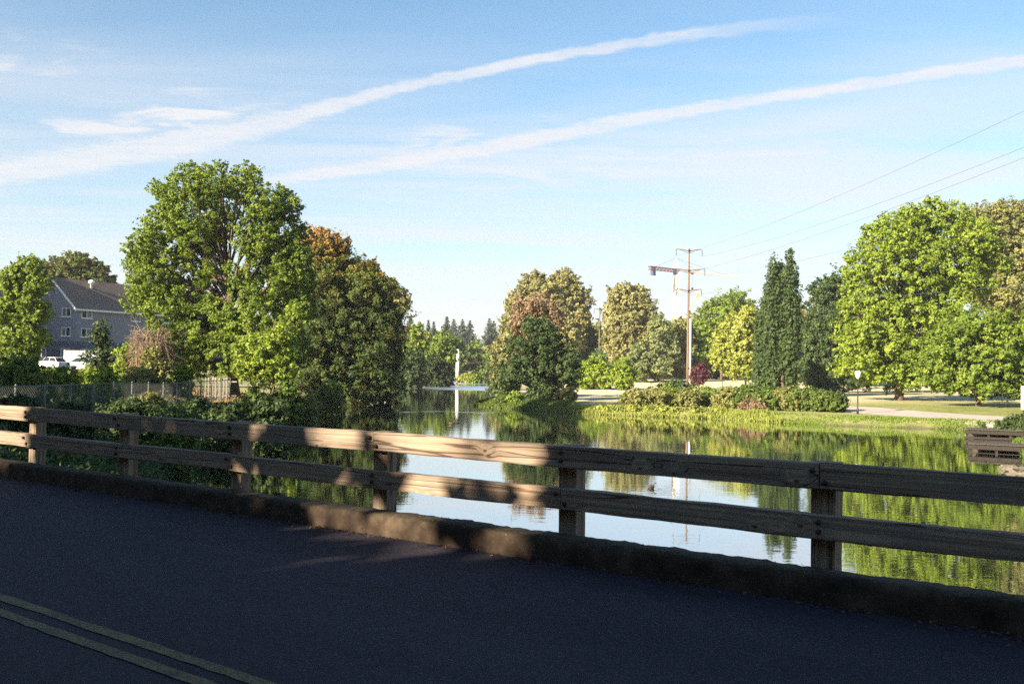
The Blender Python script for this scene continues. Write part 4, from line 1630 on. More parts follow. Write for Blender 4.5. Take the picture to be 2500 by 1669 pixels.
for i, (px, D, w, yt, yb, mt, pr, lab, part) in enumerate(far):
    plant('distant_tree', lab, 'tree', px, D, egg(px, D, w, yt, yb, 12, 60 + i, pr), LEAF[mt], 60 + i, .25, group='trees at the far end of the channel', leaf_px=2.6, cover=2.2, sub=0)
for i, (px, D, w, yt, yb, mt, lab) in enumerate([
        (1065, 300, 18, 853, 872, 'yellow', 'low yellow bush at the foot of the white post'),
        (1090, 290, 16, 855, 873, 'fresh', 'low green bush right of the white post at the waterline'),
        (1020, 262, 20, 850, 876, 'dark', 'low dark bush at the waterline left of the white post'),
        (1128, 280, 16, 862, 876, 'olive', 'small reddish olive bush on the far right bank'),
        (1150, 150, 26, 865, 915, 'dark', 'dark bush on the right bank of the channel behind the grassy point'),
        (1172, 138, 26, 850, 915, 'mid', 'green bush behind the left side of the peninsula tree'),
        (1143, 190, 20, 850, 893, 'olive', 'olive bush where the channel narrows on its right bank'),
        (1138, 230, 18, 848, 882, 'dark', 'dark bush far up the right bank of the channel')]):
    plant('bush', lab, 'bush', px, D, egg(px, D, w, yt, yb, 6, 90 + i, 'dome', .5), LEAF[mt], 90 + i, .05, bark=TWIG, group='bushes at the far end of the channel', part='foliage', leaf_px=2.6, cover=2, sub=0)


def conifer(px, D, ytop, seed, label, wide=.16):
    rng = np.random.default_rng(seed)
    X = xat(px, D)
    b = np.array([X, D, hz(X, D)])
    H = zat(px, ytop, D) - b[2]
    root = empty('fir_tree', b)
    tag(root, label, 'tree', 'fir trees on the skyline')
    MB().tube([(0, 0, 0), (0, 0, H * .5), (0, 0, H)], [.4, .25, .04], 6).build('trunk', BARK, root)
    P, N, S = [], [], []
    k_ = 0
    z = H * .18
    while z < H * .985:
        t = z / H
        R_ = min(wide * 1.75 * (H * 1.01 - z), 5.2) * rng.uniform(.75, 1.15)
        nb = 9
        for j in range(nb):
            a = 2 * math.pi * (j + rng.uniform()) / nb
            Rj = R_ * rng.uniform(.6, 1.15)
            m_ = max(3, int(3.2 * Rj) + 3)
            f_ = rng.uniform(.1, 1, m_)
            p = np.stack([np.cos(a) * Rj * f_, np.sin(a) * Rj * f_, z - .22 * Rj * f_ ** 1.5], 1) + rng.normal(0, .12 * R_ + .06, (m_, 3)) * [1, 1, .5]
            P.append(p)
            nn = rng.normal(size=(m_, 3)) * .4 + [np.cos(a) * .5, np.sin(a) * .5, .7]
            N.append(nn / np.linalg.norm(nn, axis=1, keepdims=True))
            S.append(np.full(m_, .0024 * D) * rng.uniform(.7, 1.3, m_))
        z += H * .032
    P, N, S = map(np.concatenate, (P, N, S))
    V, lp_ = leaf_quads(P, N, S, S * .55, rng)
    link('crown', np_mesh('crown', V, lp_, 4, {'tint': np.repeat(rng.uniform(size=len(P)), 4)}), LEAF['fir'], root)


for i, (px, yt, lab) in enumerate([(940, 723, 'lone fir tip showing left of the light green distant tree'), (981, 733, 'slim fir at the left end of the skyline row of firs'), (993, 737, 'small fir second in the skyline row'),
                                   (1023, 725, 'broad fir above the round green distant tree'), (1039, 731, 'fir just left of the white post on the skyline'), (1059, 731, 'fir just right of the white post on the skyline'),
                                   (1076, 734, 'dark fir at the right end of the skyline row'), (1121, 729, 'tall fir standing alone left of the peninsula trees'), (1131, 735, 'short fir leaning against the tall lone fir')]):
    conifer(px, 440 + (i * 37) % 60, yt, 200 + i, lab, .27 if i not in (1, 2) else .19)

wp = empty('marker_post', (xat(1050, 318), 318, WATER_Z - .3))
tag(wp, 'tall white post standing in the water at the far end of the channel', 'post')
zt_ = zat(1050, 799, 318) - WATER_Z + .3
MB().tube([(0, 0, 0), (0, 0, zt_ * .5), (0, 0, zt_)], [.62, .6, .56], 12).build('shaft', WHITE_PAINT, wp, smooth=True)
MB().tube([(0, 0, 0), (0, 0, .3), (0, 0, 1.2)], [.8, .8, .78], 12).build('footing', CONCRETE, wp, smooth=True)

# ---------------------------------------------------------------- peninsula and the park on the right
D = 116
pen = circ(D, [(1200, 800, 44), (1245, 770, 46), (1180, 850, 40), (1230, 840, 54), (1290, 850, 44), (1265, 800, 46), (1310, 870, 26), (1215, 745, 22), (1165, 870, 22), (1250, 880, 44), (1300, 820, 30)], 31, .6)
plant('peninsula_tree', 'dark spreading tree on the grassy point in the middle of the pond', 'tree', 1240, D, [(x_, y_, z_, r1 * .84, r2_ * .84, r3_ * .84) for x_, y_, z_, r1, r2_, r3_ in pen], LEAF['dark'], 41, .25, sub=3, leaf_px=2.5, cover=1.15, clump=.3, gap=1.9, inner=.35)
plant('young_tree', 'thin brown-leaved tree with bare twigs above the dark peninsula tree', 'tree', 1225, 124, circ(124, [(1200, 710, 26), (1235, 700, 30), (1225, 740, 34), (1265, 730, 26), (1190, 745, 22), (1240, 790, 36)], 32), LEAF['brush'], 42, .16, sub=4, leaf_px=2.6, cover=.9, clump=.4)
for i, (px, D, w, yt, yb, mt, lab) in enumerate([
        (1155, 114, 18, 905, 932, 'mid', 'low bush at the tip of the grassy point'),
        (1185, 112, 22, 898, 930, 'fresh', 'weedy clump on the tip of the grassy point'),
        (1240, 112, 30, 895, 925, 'dark', 'shaded bush under the peninsula tree'),
        (1300, 110, 24, 888, 920, 'olive', 'reddish olive bush right under the peninsula tree edge')]):
    plant('bush', lab, 'bush', px, D, egg(px, D, w, yt, yb, 7, 110 + i, 'dome', .5), LEAF[mt], 110 + i, .05, bark=TWIG, group='bushes on the grassy point', part='foliage', leaf_px=3, cover=1.7, sub=0)

trees = [
    # px, D, lobes, leaf, label, trunk r, extra
    (1250, 252, circ(252, [(1225, 665, 36), (1290, 655, 34), (1325, 690, 30), (1190, 700, 32), (1260, 690, 46), (1310, 730, 38), (1180, 750, 34), (1240, 745, 50), (1290, 780, 44), (1170, 800, 34), (1225, 650, 20), (1300, 640, 14)], 33), 'tan', 'largest tan-leaved tree behind the peninsula, in full evening sun', .6, dict(cover=2.0, clump=.25)),
    (1345, 264, egg(1345, 264, 34, 735, 866, 12, 34), 'mid', 'green tree between the two tan trees, behind the smaller utility pole', .3, {}),
    (1395, 246, egg(1395, 246, 26, 768, 850, 9, 35, 'round'), 'blue', 'small blue-green tree right of the smaller utility pole', .2, {}),
    (1440, 238, circ(238, [(1430, 685, 34), (1460, 680, 26), (1410, 715, 24), (1470, 720, 34), (1430, 740, 40), (1480, 765, 30), (1420, 790, 36), (1460, 810, 40)], 36), 'tan', 'narrower tan-leaved tree right of the smaller utility pole', .5, dict(cover=2.0, clump=.25)),
    (1510, 224, egg(1510, 224, 40, 712, 868, 14, 37), 'sage', 'grey-green tree left of the tall utility pole', .35, {}),
    (1560, 230, egg(1560, 230, 34, 735, 866, 11, 38), 'olive', 'olive tree directly behind the tall utility pole', .3, {}),
    (1465, 222, egg(1465, 222, 30, 780, 868, 9, 39, 'dome'), 'sage', 'low grey-green tree between the tan tree and the grey-green one', .2, {}),
    (1655, 250, circ(250, [(1690, 705, 34), (1650, 720, 38), (1620, 750, 34), (1680, 750, 44), (1610, 800, 30), (1650, 800, 40), (1720, 760, 34)], 40), 'fresh', 'round green tree behind the yellow one, right of the tall utility pole', .4, {}),
    (1722, 268, egg(1722, 268, 30, 680, 860, 11, 41), 'sage', 'pale green tree behind the left side of the twin-tipped column tree', .3, {}),
    (1712, 150, circ(150, [(1715, 725, 18), (1690, 755, 36), (1730, 760, 26), (1670, 790, 34), (1715, 800, 42), (1650, 820, 22), (1690, 830, 34), (1735, 825, 18)], 42), 'yellow', 'yellow-leaved tree left of the dark column tree', .16, dict(cover=2.0)),
    (1868, 188, egg(1868, 188, 24, 660, 850, 9, 43), 'tan', 'tan tree top between the column tree and the dark green tree', .25, {}),
    (1900, 165, circ(165, [(1890, 668, 30), (1925, 660, 34), (1905, 710, 46), (1945, 720, 40), (1880, 760, 36), (1920, 780, 50), (1960, 790, 40), (1875, 820, 36), (1920, 850, 48), (1880, 860, 34), (1960, 860, 36)], 44), 'dark', 'tall dark green tree between the column tree and the big park tree', .45, {}),
    (2260, 168, circ(168, [(2230, 515, 40), (2290, 510, 44), (2340, 520, 46), (2260, 570, 50), (2330, 590, 60), (2300, 660, 60), (2390, 600, 60), (2250, 650, 50), (2360, 680, 60)], 45), 'olive', 'tall brownish tree behind the right shoulder of the big park tree', .6, dict(clump=.24)),
    (2330, 182, egg(2330, 182, 90, 640, 890, 16, 46, 'dome'), 'deep', 'dark shaded tree between the big park tree and the low round tree', .4, {}),
    (1535, 262, egg(1535, 262, 34, 735, 866, 11, 70), 'mid', 'green tree showing between the grey-green tree and the tall utility pole', .3, {}),
    (1485, 280, egg(1485, 280, 34, 745, 866, 11, 71), 'olive', 'olive tree half hidden behind the narrower tan tree', .3, {}),
    (1600, 256, egg(1600, 256, 34, 752, 866, 11, 72), 'lime', 'light green tree right behind the tall utility pole and the red tree', .3, {}),
    (1320, 280, egg(1320, 280, 36, 760, 866, 11, 73), 'dark', 'dark tree behind the shortest utility pole', .3, {}),
    (1375, 285, egg(1375, 285, 34, 745, 866, 11, 74), 'mid', 'green tree filling the gap behind the smaller utility pole', .3, {}),
    (1745, 240, egg(1745, 240, 34, 740, 870, 11, 75), 'mid', 'green tree behind the yellow tree and the column tree', .3, {}),
    (1850, 215, egg(1850, 215, 40, 730, 880, 12, 76), 'mid', 'green tree half hidden right behind the column tree', .3, {}),
    (1950, 215, egg(1950, 215, 50, 700, 880, 14, 77), 'dark', 'dark tree behind the left edge of the big park tree', .3, {}),
]
for i, (px, D, lobes, mt, lab, tr, ex) in enumerate(trees):
    kw = dict(leaf_px=2.6, cover=1.8, clump=.30, sub=0)
    kw.update(ex)
    plant('park_tree', lab, 'tree', px, D, lobes, LEAF[mt], 300 + i, tr, group='trees across the park', **kw)
D = 124
oak = circ(D, [(2120, 500, 30), (2070, 520, 40), (2165, 510, 40), (2020, 560, 44), (2110, 560, 60), (2205, 550, 44), (2250, 580, 34), (1990, 610, 36), (2060, 630, 62), (2160, 630, 66), (2240, 640, 44),
               (1990, 690, 44), (2060, 720, 62), (2150, 720, 62), (1965, 760, 40), (2030, 800, 56), (2110, 810, 56), (2180, 790, 50), (1960, 830, 36), (2000, 855, 34), (2070, 860, 38), (2130, 860, 34), (1985, 650, 26), (2112, 474, 16), (2150, 480, 14), (2052, 495, 18), (2000, 528, 20), (1968, 585, 18), (1955, 625, 16), (1950, 700, 20), (2215, 505, 20), (2270, 560, 22), (2285, 610, 22), (1935, 790, 20), (1930, 845, 18), (2190, 860, 26)], 50, .6)
oak = [(x_, y_, z_, r1 * .88, r2_ * .88, r3_ * .88) for x_, y_, z_, r1, r2_, r3_ in oak]
plant('park_tree', 'big bright green tree towering over the lawn at the right', 'tree', 2062, D, oak, LEAF['lime'], 330, .55, sub=1, group='trees across the park', leaf_px=2.5, cover=1.55, clump=.25, gap=1.2, trunk_top=np.array([0, 0, 19.0]))
D = 106
rnd_t = circ(D, [(2220, 735, 34), (2180, 790, 44), (2250, 790, 52), (2310, 770, 50), (2150, 840, 38), (2210, 850, 46), (2280, 845, 50), (2340, 830, 50), (2170, 880, 22), (2230, 885, 24), (2300, 885, 26), (2360, 870, 40), (2380, 790, 50)], 51, .6)
plant('park_tree', 'low round green tree with a short trunk at the right edge of the lawn', 'tree', 2246, D, rnd_t, LEAF['fresh'], 331, .4, sub=1, group='trees across the park', leaf_px=2.6, cover=1.6, clump=.27, gap=1.1)

# column poplars
D = 136
mpp = D * K / FPX


def column(label, cols, seed):
    out = []
    r2 = random.Random(seed)
    for cx, w, yt, yb in cols:
        zt2, zb2 = zat(cx, yt, D), (hz(xat(cx, D), D) if yb > 870 else zat(cx, yb, D))
        n_ = int((zt2 - zb2) / (w * mpp * .55)) + 2
        for i in range(n_):
            t = (i + .5) / n_
            pr = min(1, 2.9 * (1.03 - t)) ** .75 * min(1, .65 + 1.6 * t)
            r = w * mpp * .62 * pr
            a = i * 2.4
            out.append((xat(cx, D) + math.cos(a) * w * mpp * .38 * pr, D + math.sin(a) * w * mpp * .45 * pr + cols.index((cx, w, yt, yb)) * .7, zb2 + (zt2 - zb2) * t, r * .8, r * .8, r * 1.7))
    X = xat(1800, D)
    plant('column_tree', label, 'tree', 1800, D, out, LEAF['dark'], seed, .2, sub=0, limb_every=6, leaf_px=2.9, cover=2.4, clump=.34, up=.1, flat=1.5, spray=.25, trunk_top=np.array([0, 0, zat(1810, 640, D) - hz(X, D)]))


column('dark slender column-shaped tree with pointed tips in the middle of the park', [(1811, 31, 568, 884), (1774, 26, 585, 884), (1792, 22, 600, 720), (1758, 25, 680, 884), (1832, 20, 690, 870), (1790, 42, 690, 888), (1772, 34, 760, 888), (1815, 34, 760, 888)], 340)

small = [
    ('red_tree', 1605, 178, egg(1605, 178, 20, 832, 884, 9, 60, 'round', .5), 'plum', 'small dark red-leaved tree right of the tall utility pole', .1),
    ('young_tree', 1713, 148, egg(1713, 148, 13, 835, 872, 6, 61, 'round', .5), 'fresh', 'little green tree with a thin trunk under the yellow tree', .08),
]
for i, (nm, px, D, lobes, mt, lab, tr) in enumerate(small):
    plant(nm, lab, 'tree', px, D, lobes, LEAF[mt], 350 + i, tr, leaf_px=2.8, cover=2, sub=0)

hedge = [
    (1368, 172, 34, 820, 866, 'lime', 'large bright bush left of the smaller park lamp, behind the dry lawn'),
    (1426, 168, 26, 822, 868, 'lime', 'bright bush beside the right one of the two small park lamps'),
    (1345, 178, 20, 830, 866, 'fresh', 'green bush at the left end of the dry lawn'),
    (1560, 112, 30, 884, 912, 'dark', 'dark clipped bush at the foot of the tall utility pole'),
    (1500, 103, 30, 898, 930, 'olive', 'first olive bush at the left end of the shore thicket'),
    (1452, 102, 24, 906, 934, 'olive', 'low weedy bush left of the shore thicket'),
    (1540, 104, 26, 898, 930, 'fresh', 'green bush second from the left in the shore thicket'),
    (1580, 102, 28, 893, 932, 'olive', 'taller olive bush in the shore thicket below the utility pole'),
    (1622, 104, 30, 890, 930, 'fresh', 'green bush in the shore thicket below the red tree'),
    (1668, 100, 30, 893, 935, 'olive', 'rounded olive bush in the shore thicket below the yellow tree'),
    (1715, 99, 30, 895, 940, 'mid', 'dark green bush in the shore thicket left of the column tree'),
    (1760, 97, 32, 890, 942, 'mid', 'dark bush in the shore thicket below the column tree'),
    (1806, 96, 32, 892, 944, 'olive', 'olive bush in the shore thicket below the column tree tips'),
    (1852, 95, 30, 893, 945, 'mid', 'bush in the shore thicket right of the column tree'),
    (1892, 94, 28, 896, 947, 'mid', 'second bush from the right end of the shore thicket'),
    (1924, 94, 20, 902, 946, 'dark', 'last dark bush at the right end of the shore thicket, left of the lamp'),
    (1735, 95, 22, 930, 950, 'brush', 'low reddish-brown dry bush in front of the shore thicket'),
    (2250, 73, 12, 966, 984, 'mid', 'small weed tuft beside the gravel path near the dock'),
    (2340, 70, 34, 958, 985, 'dark', 'low dark bush at the right edge beside the dock'),
]
for i, (px, D, w, yt, yb, mt, lab) in enumerate(hedge):
    plant('bush', lab, 'bush', px, D, egg(px, D, w * 1.25, yt - 4, yb, 10, 400 + i, 'dome', .5), LEAF[mt], 400 + i, .05, bark=TWIG, group='bushes along the park shore', part='foliage', leaf_px=2.7, cover=1.9, clump=.34, sub=0)

# far wood closing the park
fw_l = []
r2 = random.Random(9)
for X in np.arange(6, 330, 7):
    for k_ in range(2):
        D_ = 312 + 26 * k_ + r2.uniform(-8, 8)
        h_ = r2.uniform(15, 22) + 1.5 * k_
        g = -.3
        fw_l += [(X + r2.uniform(-3, 3), D_, g + h_ * .72, 4.4, 4.4, h_ * .3), (X + r2.uniform(-3, 3), D_ + 2, g + h_ * .35, 4.8, 4.8, h_ * .36)]
for X, D_, h_ in ((38, 262, 15), (47, 268, 17), (56, 266, 16), (66, 262, 17), (74, 258, 18), (30, 290, 16), (22, 300, 15)):
    fw_l += [(X, D_, h_ * .68, 4.6, 4.6, h_ * .3), (X + 1, D_ + 1, h_ * .3, 5.0, 5.0, h_ * .36)]
for X in np.arange(-260, -28, 8):
    h_ = r2.uniform(9, 13)
    D_ = 330 + r2.uniform(-10, 10)
    fw_l += [(X, D_, h_ * .7, 5, 5, h_ * .32), (X + 2, D_, h_ * .3, 5.5, 5.5, h_ * .36)]
me = crown_mesh('far_wood', fw_l, 280, 77, leaf_px=5.0, cover=1.3)
tag(link('far_wood', me, LEAF['olive']), 'continuous band of distant woodland behind the park trees', 'woodland', kind='stuff')

for i, (px, D, w, yt) in enumerate(((1292, 105, 13, 930), (1322, 103, 15, 928), (1350, 101, 12, 932), (1385, 100, 16, 929), (1418, 99, 13, 931), (1455, 98.5, 17, 929), (1490, 98, 13, 933), (1520, 97.5, 16, 931), (1552, 97, 14, 934), (1600, 96, 16, 936), (1650, 95.5, 13, 938))):
    plant('weed_clump', ['leftmost', 'second', 'third', 'fourth', 'fifth', 'sixth', 'seventh', 'eighth', 'ninth', 'tenth', 'rightmost'][i] + ' low weed clump along the sunlit shore, counted from the point', 'weeds', px, D, egg(px, D, w, yt, 950, 6, 450 + i, 'dome', .5), LEAF['reed'], 450 + i, .03, bark=TWIG, group='weed clumps on the sunlit shore', part='foliage', leaf_px=2.6, cover=1.3, clump=.4, sub=0)
# shore grass and reeds
def shore_pts(n, dmin, dmax, x0, x1, y0, y1, seed):
    rg2 = np.random.default_rng(seed)
    q = np.stack([rg2.uniform(x0, x1, n), rg2.uniform(y0, y1, n)], 1)
    d_ = sdist(q[:, 0], q[:, 1])
    return q[(d_ > dmin) & (d_ < dmax)]


q = shore_pts(20000, -.25, 2.6, 2.5, 24, 86, 112, 3)
blades('reed_fringe', 'bright yellow-green reeds and grass along the sunlit park shore', 'grass', q, .15, .5, LEAF['reed'], 4, .045, .3, per=3)
q = shore_pts(30000, -.2, 3.2, 18, 42, 76, 98, 4)
blades('shore_grass', 'short green grass along the shore below the gravel path', 'grass', q, .06, .2, LEAF['fresh'], 5, .035, .35, per=3)
q = shore_pts(14000, -.2, 5.5, -6, 6, 100, 130, 5)
blades('point_grass', 'weedy grass on the shaded point under the peninsula tree', 'grass', q, .2, .6, LEAF['mid'], 6, .045, .35, per=3)
q = shore_pts(30000, -.3, 2.5, 20, 44, 40, 82, 8)
blades('bank_weeds', 'weeds on the bank beside the dock at the right edge', 'grass', q, .15, .5, LEAF['mid'], 9, .035, .4, per=2)

# ---------------------------------------------------------------- poles, wires, crane
def utility_pole(label, px_base, px_top, D, ytop, arms, rad, conduit=None):
    X = xat(px_base, D)
    b = np.array([X, D, hz(X, D) - .1])
    root = empty('utility_pole', b)
    tag(root, label, 'utility pole', 'utility poles across the park')
    H = zat(px_top, ytop, D) - b[2]
    lean = xat(px_top, D) - X
    lean = lean * .3
    MB().tube([(lean * t, 0, H * t) for t in np.linspace(0, 1, 6)], np.linspace(rad, rad * .62, 6), 10).build('shaft', POLE_WOOD, root, smooth=True)
    ends = []
    for (fz_, wl, wr_, rise) in arms:
        z = H * fz_
        x0 = lean * fz_
        am = MB()
        for sg, w_ in ((-1, wl), (1, wr_)):
            if w_ <= 0:
                continue
            am.tube([(x0, -.1, z - rise), (x0 + sg * w_ * .5, -.1, z - rise * .35), (x0 + sg * w_, -.1, z)], [.10, .09, .07], 6)
            am.tube([(x0, -.1, z - rise - .45), (x0 + sg * w_ * .75, -.1, z - rise * .3)], [.05, .04], 5)
            ins = MB()
            for j in range(6):
                zz = z - .12 - j * .2
                ins.tube([(x0 + sg * w_, -.1, zz), (x0 + sg * w_, -.1, zz - .06), (x0 + sg * w_, -.1, zz - .14)], [.03, .12, .03], 8)
            ins.build('insulator', BLACK, root)
            ends.append(b + np.array([x0 + sg * w_, -.1, z - 1.35]))
        am.build('crossarm', POLE_WOOD, root)
        MB().box((x0, -.28, z - rise), (.3, .2, .5)).build('bracket', BLACK, root)
    if conduit:
        MB().tube([(rad + .2, -.1, 0), (rad + .2 + lean * conduit * .5, -.1, H * conduit * .5), (rad + .17 + lean * conduit, -.1, H * conduit)], [.21, .2, .18], 10).build('conduit', POLE_PALE, root, smooth=True)
    return ends


ends = utility_pole('tall brown utility pole with three crossarms and a pale conduit up its lower half', 1577, 1580, 188, 570, [(.995, 2.45, 2.45, .35), (.855, 2.9, 3.0, .4), (.71, 2.3, 2.4, .35)], .24, .50)
e2 = utility_pole('smaller utility pole left of the narrower tan tree', 1374, 1374, 248, 705, [(.985, 1.4, 1.4, .1), (.72, 1.9, 1.6, .1)], .22)
e3 = utility_pole('shortest distant utility pole right of the peninsula tree', 1315, 1315, 262, 776, [(.95, 1.5, 1.3, .08)], .24)


def wire(label, a, b, sag, r=.014, group='wires strung from the tall utility pole', extend=0.0):
    a, b = np.array(a, float), np.array(b, float)
    c = b + (b - a) * extend
    ts_ = np.linspace(0, 1, 28)
    o0 = a
    pts_ = [(a + (c - a) * t - np.array([0, 0, sag * 4 * t * (1 - t)])) - o0 for t in ts_]
    o = MB().tube(pts_, r, 5).build('power_line', WIRE)
    o.location = o0
    tag(o, label, 'wire', group)


wy = [255, 338, 362, 458, 520, 652]
wl_ = ['highest power line, rising to the upper right from the tall pole', 'second highest power line, just above the third at the right edge', 'third power line from the top at the right edge',
       'fourth power line, crossing the top of the big park tree', 'fifth power line, crossing the middle of the big park tree', 'lowest power line from the tall pole, passing behind the low round tree top']
for i, (e_, y_, lb) in enumerate(zip([ends[0], ends[1], ends[2], ends[3], ends[4], ends[5]], wy, wl_)):
    YR = 84.0
    tgt = at(2349, y_, YR)
    # the span sags: aim its far end so that it passes the measured point
    full = tgt + (tgt - e_) * .55
    sg = 2.4
    t_ = 1 / 1.55
    full[2] += (sg * 4 * t_ * (1 - t_)) * 1.55
    wire(lb, e_, full, sg)
for i, (y0, y1) in enumerate(((832, 833), (849, 849), (866, 866))):
    wire(['upper', 'middle', 'lower'][i] + ' of three wires strung across the far channel', at(1056, y0, 300), at(1320, y1 - 20, 262) if i == 0 else at(1190, y1, 285), .5, .05, 'wires across the far channel')


def lattice(m, a, b, w, n, r, tri=False):
    """a braced truss from a to b"""
    a, b = np.array(a, float), np.array(b, float)
    t = (b - a) / np.linalg.norm(b - a)
    upv = np.array([0, 0, 1.0]) if abs(t[2]) < .8 else np.array([1.0, 0, 0])
    e1 = np.cross(t, upv)
    e1 /= np.linalg.norm(e1)
    e2 = np.cross(e1, t)
    cs = [(-.5, 0), (.5, 0), (0, .95)] if tri else [(-.5, -.5), (.5, -.5), (.5, .5), (-.5, .5)]
    P_ = [[a + (b - a) * i / n + w * (x * e1 + y * e2) for i in range(n + 1)] for x, y in cs]
    for c in P_:
        m.tube([c[0], c[-1]], r, 5)
    k_ = len(cs)
    for i in range(n):
        for j in range(k_):
            m.tube([P_[j][i], P_[(j + 1) % k_][i + 1]], r * .6, 4, cap=False)
            m.tube([P_[j][i], P_[(j + 1) % k_][i]], r * .6, 4, cap=False)
    return m


CD = 520
cb = np.array([xat(1549, CD), CD, -1.0])
cr = empty('tower_crane', cb)
tag(cr, 'cream tower crane with a red counter jib behind the tall utility pole', 'crane')
zj = zat(1549, 621, CD) - cb[2]
za = zat(1549, 592, CD) - cb[2]
lattice(MB(), (0, 0, 0), (0, 0, zj - 4), 2.2, 22, .2).build('mast', CREAM, cr)
MB().tube([(0, 0, zj - 8), (0, 0, zj - 5), (0, 0, zj - 2.2)], [1.2, 1.6, 1.5], 8).build('slewing_ring', CREAM, cr)
MB().box((0, 0, zj - .6), (2.6, 2.6, 2.6)).build('turntable', CRANE_BLUE, cr)
jd = np.array([41.7, 35, 0]) / np.hypot(41.7, 35)
lattice(MB(), (0, 0, zj), tuple(jd * 54 + [0, 0, zj]), 1.4, 26, .10, True).build('jib', CREAM, cr)
lattice(MB(), (0, 0, zj), tuple(-jd * 21 + [0, 0, zj]), 1.5, 8, .22).build('counter_jib', CRANE_RED, cr)
mb = MB()
for k_ in (17, 19):
    mb.box(tuple(-jd * k_ + [0, 0, zj - 1.6]), (1.2, 1.6, 4.2))
mb.build('counterweight', CRANE_BLUE, cr)
mb = MB()
for sx, sy in ((-1, -1), (1, -1), (1, 1), (-1, 1)):
    mb.tube([(sx * .9, sy * .9, zj + .6), (0, 0, za)], .14, 5)
mb.build('apex_frame', CREAM, cr)
mb = MB()
for f_, s_g in ((17, -1), (18, 1), (40, 1)):
    mb.tube([(0, 0, za), tuple(jd * f_ * s_g + [0, 0, zj + .8])], .06, 4)
mb.build('tie_bars', CRANE_BLUE, cr)
mb = MB().box(tuple(jd * 13 + [0, 0, zj - .5]), (1.6, 1.6, .9))
mb.tube([tuple(jd * 13 + [0, 0, zj - .9]), tuple(jd * 13 + [0, 0, zj - 8])], .06, 4)
mb.box(tuple(jd * 13 + [0, 0, zj - 8.6]), (.9, .9, 1.3))
mb.build('hook_trolley', CRANE_RED, cr)
MB().box((1.6, -1.2, zj - 2.2), (1.7, 1.7, 2.4)).build('cab', WHITE_PAINT, cr)

LDp = 600
c2b = np.array([xat(1555, LDp), LDp, -1.0])
lc = empty('luffing_crane', c2b)
tag(lc, 'small yellow lattice boom rising behind the trees right of the tower crane', 'crane')
hb = zat(1555, 760, LDp) - c2b[2]
tp = np.array([xat(1604, LDp) - c2b[0], 6, zat(1604, 668, LDp) - c2b[2]])
lattice(MB(), (0, 0, 0), (0, 0, hb), 2.0, 10, .18).build('mast', CRANE_YELLOW, lc)
lattice(MB(), (0, 0, hb), tuple(tp), 1.1, 16, .1, True).build('boom', CRANE_YELLOW, lc)
lattice(MB(), tuple(tp * .86 + np.array([0, 0, hb * .14])), tuple(tp), 2.2, 4, .16, True).build('boom_head', CRANE_YELLOW, lc)


# ---------------------------------------------------------------- park furniture
def lamp(label, px, D, ytop, dark=False):
    X = xat(px, D)
    b = np.array([X, D, hz(X, D) - .02])
    root = empty('park_lamp', b)
    tag(root, label, 'lamp post', 'park lamps')
    H = zat(px, ytop, D) - b[2]
    MB().tube([(0, 0, 0), (0, 0, .5), (0, 0, .55), (0, 0, H - .75)], [.11, .10, .065, .05], 8).build('shaft', BLACK, root, smooth=True)
    MB().tube([(0, 0, H - .75), (0, 0, H - .6), (0, 0, H - .3), (0, 0, H - .12)], [.08, .17, .26, .24], 10).build('globe', BLACK if dark else LAMP_GLASS, root, smooth=True)
    MB().tube([(0, 0, H - .12), (0, 0, H - .08), (0, 0, H)], [.29, .27, .05], 10).build('cap', BLACK if dark else WHITE_PAINT, root, smooth=True)


lamp('nearest park lamp with a white globe beside the gravel path', 1968, 91, 850)
lamp('small white-globed lamp on the dry lawn, right one of a pair', 1411, 176, 845)
lamp('small white-globed lamp on the dry lawn, left one of a pair', 1365, 184, 843)
lamp('dark lamp with a black head right of the red tree', 1657, 168, 843, True)

bo = empty('bollard', (xat(1529, 158), 158, hz(xat(1529, 158), 158)))
tag(bo, 'white bollard on the dry lawn left of the tall utility pole', 'bollard')
MB().tube([(0, 0, -.1), (0, 0, 1.15), (0, 0, 1.25)], [.19, .19, .08], 10).build('shaft', WHITE_PAINT, bo, smooth=True)
MB().tube([(0, 0, .9), (0, 0, 1.0)], .2, 10).build('band', BLACK, bo)

sg = empty('notice_board', (xat(2352, 66), 66, hz(xat(2352, 66), 66)), math.radians(-20))
tag(sg, 'white notice board on a short post cut by the right edge of the view', 'sign')
zs = zat(2350, 912, 66) - sg.location.z
MB().box((.25, 0, zs), (1.0, .06, (zat(2350, 884, 66) - zat(2350, 938, 66)))).build('board', CARDBOARD, sg)
for dx in (-.1, .6):
    MB().tube([(dx, .06, -.1), (dx, .06, zs + .6)], .045, 6).build('post', DOCK_WOOD, sg)
MB().box((.25, .06, .25), (.5, .4, .4), None, .8).build('base_block', CONCRETE, sg)


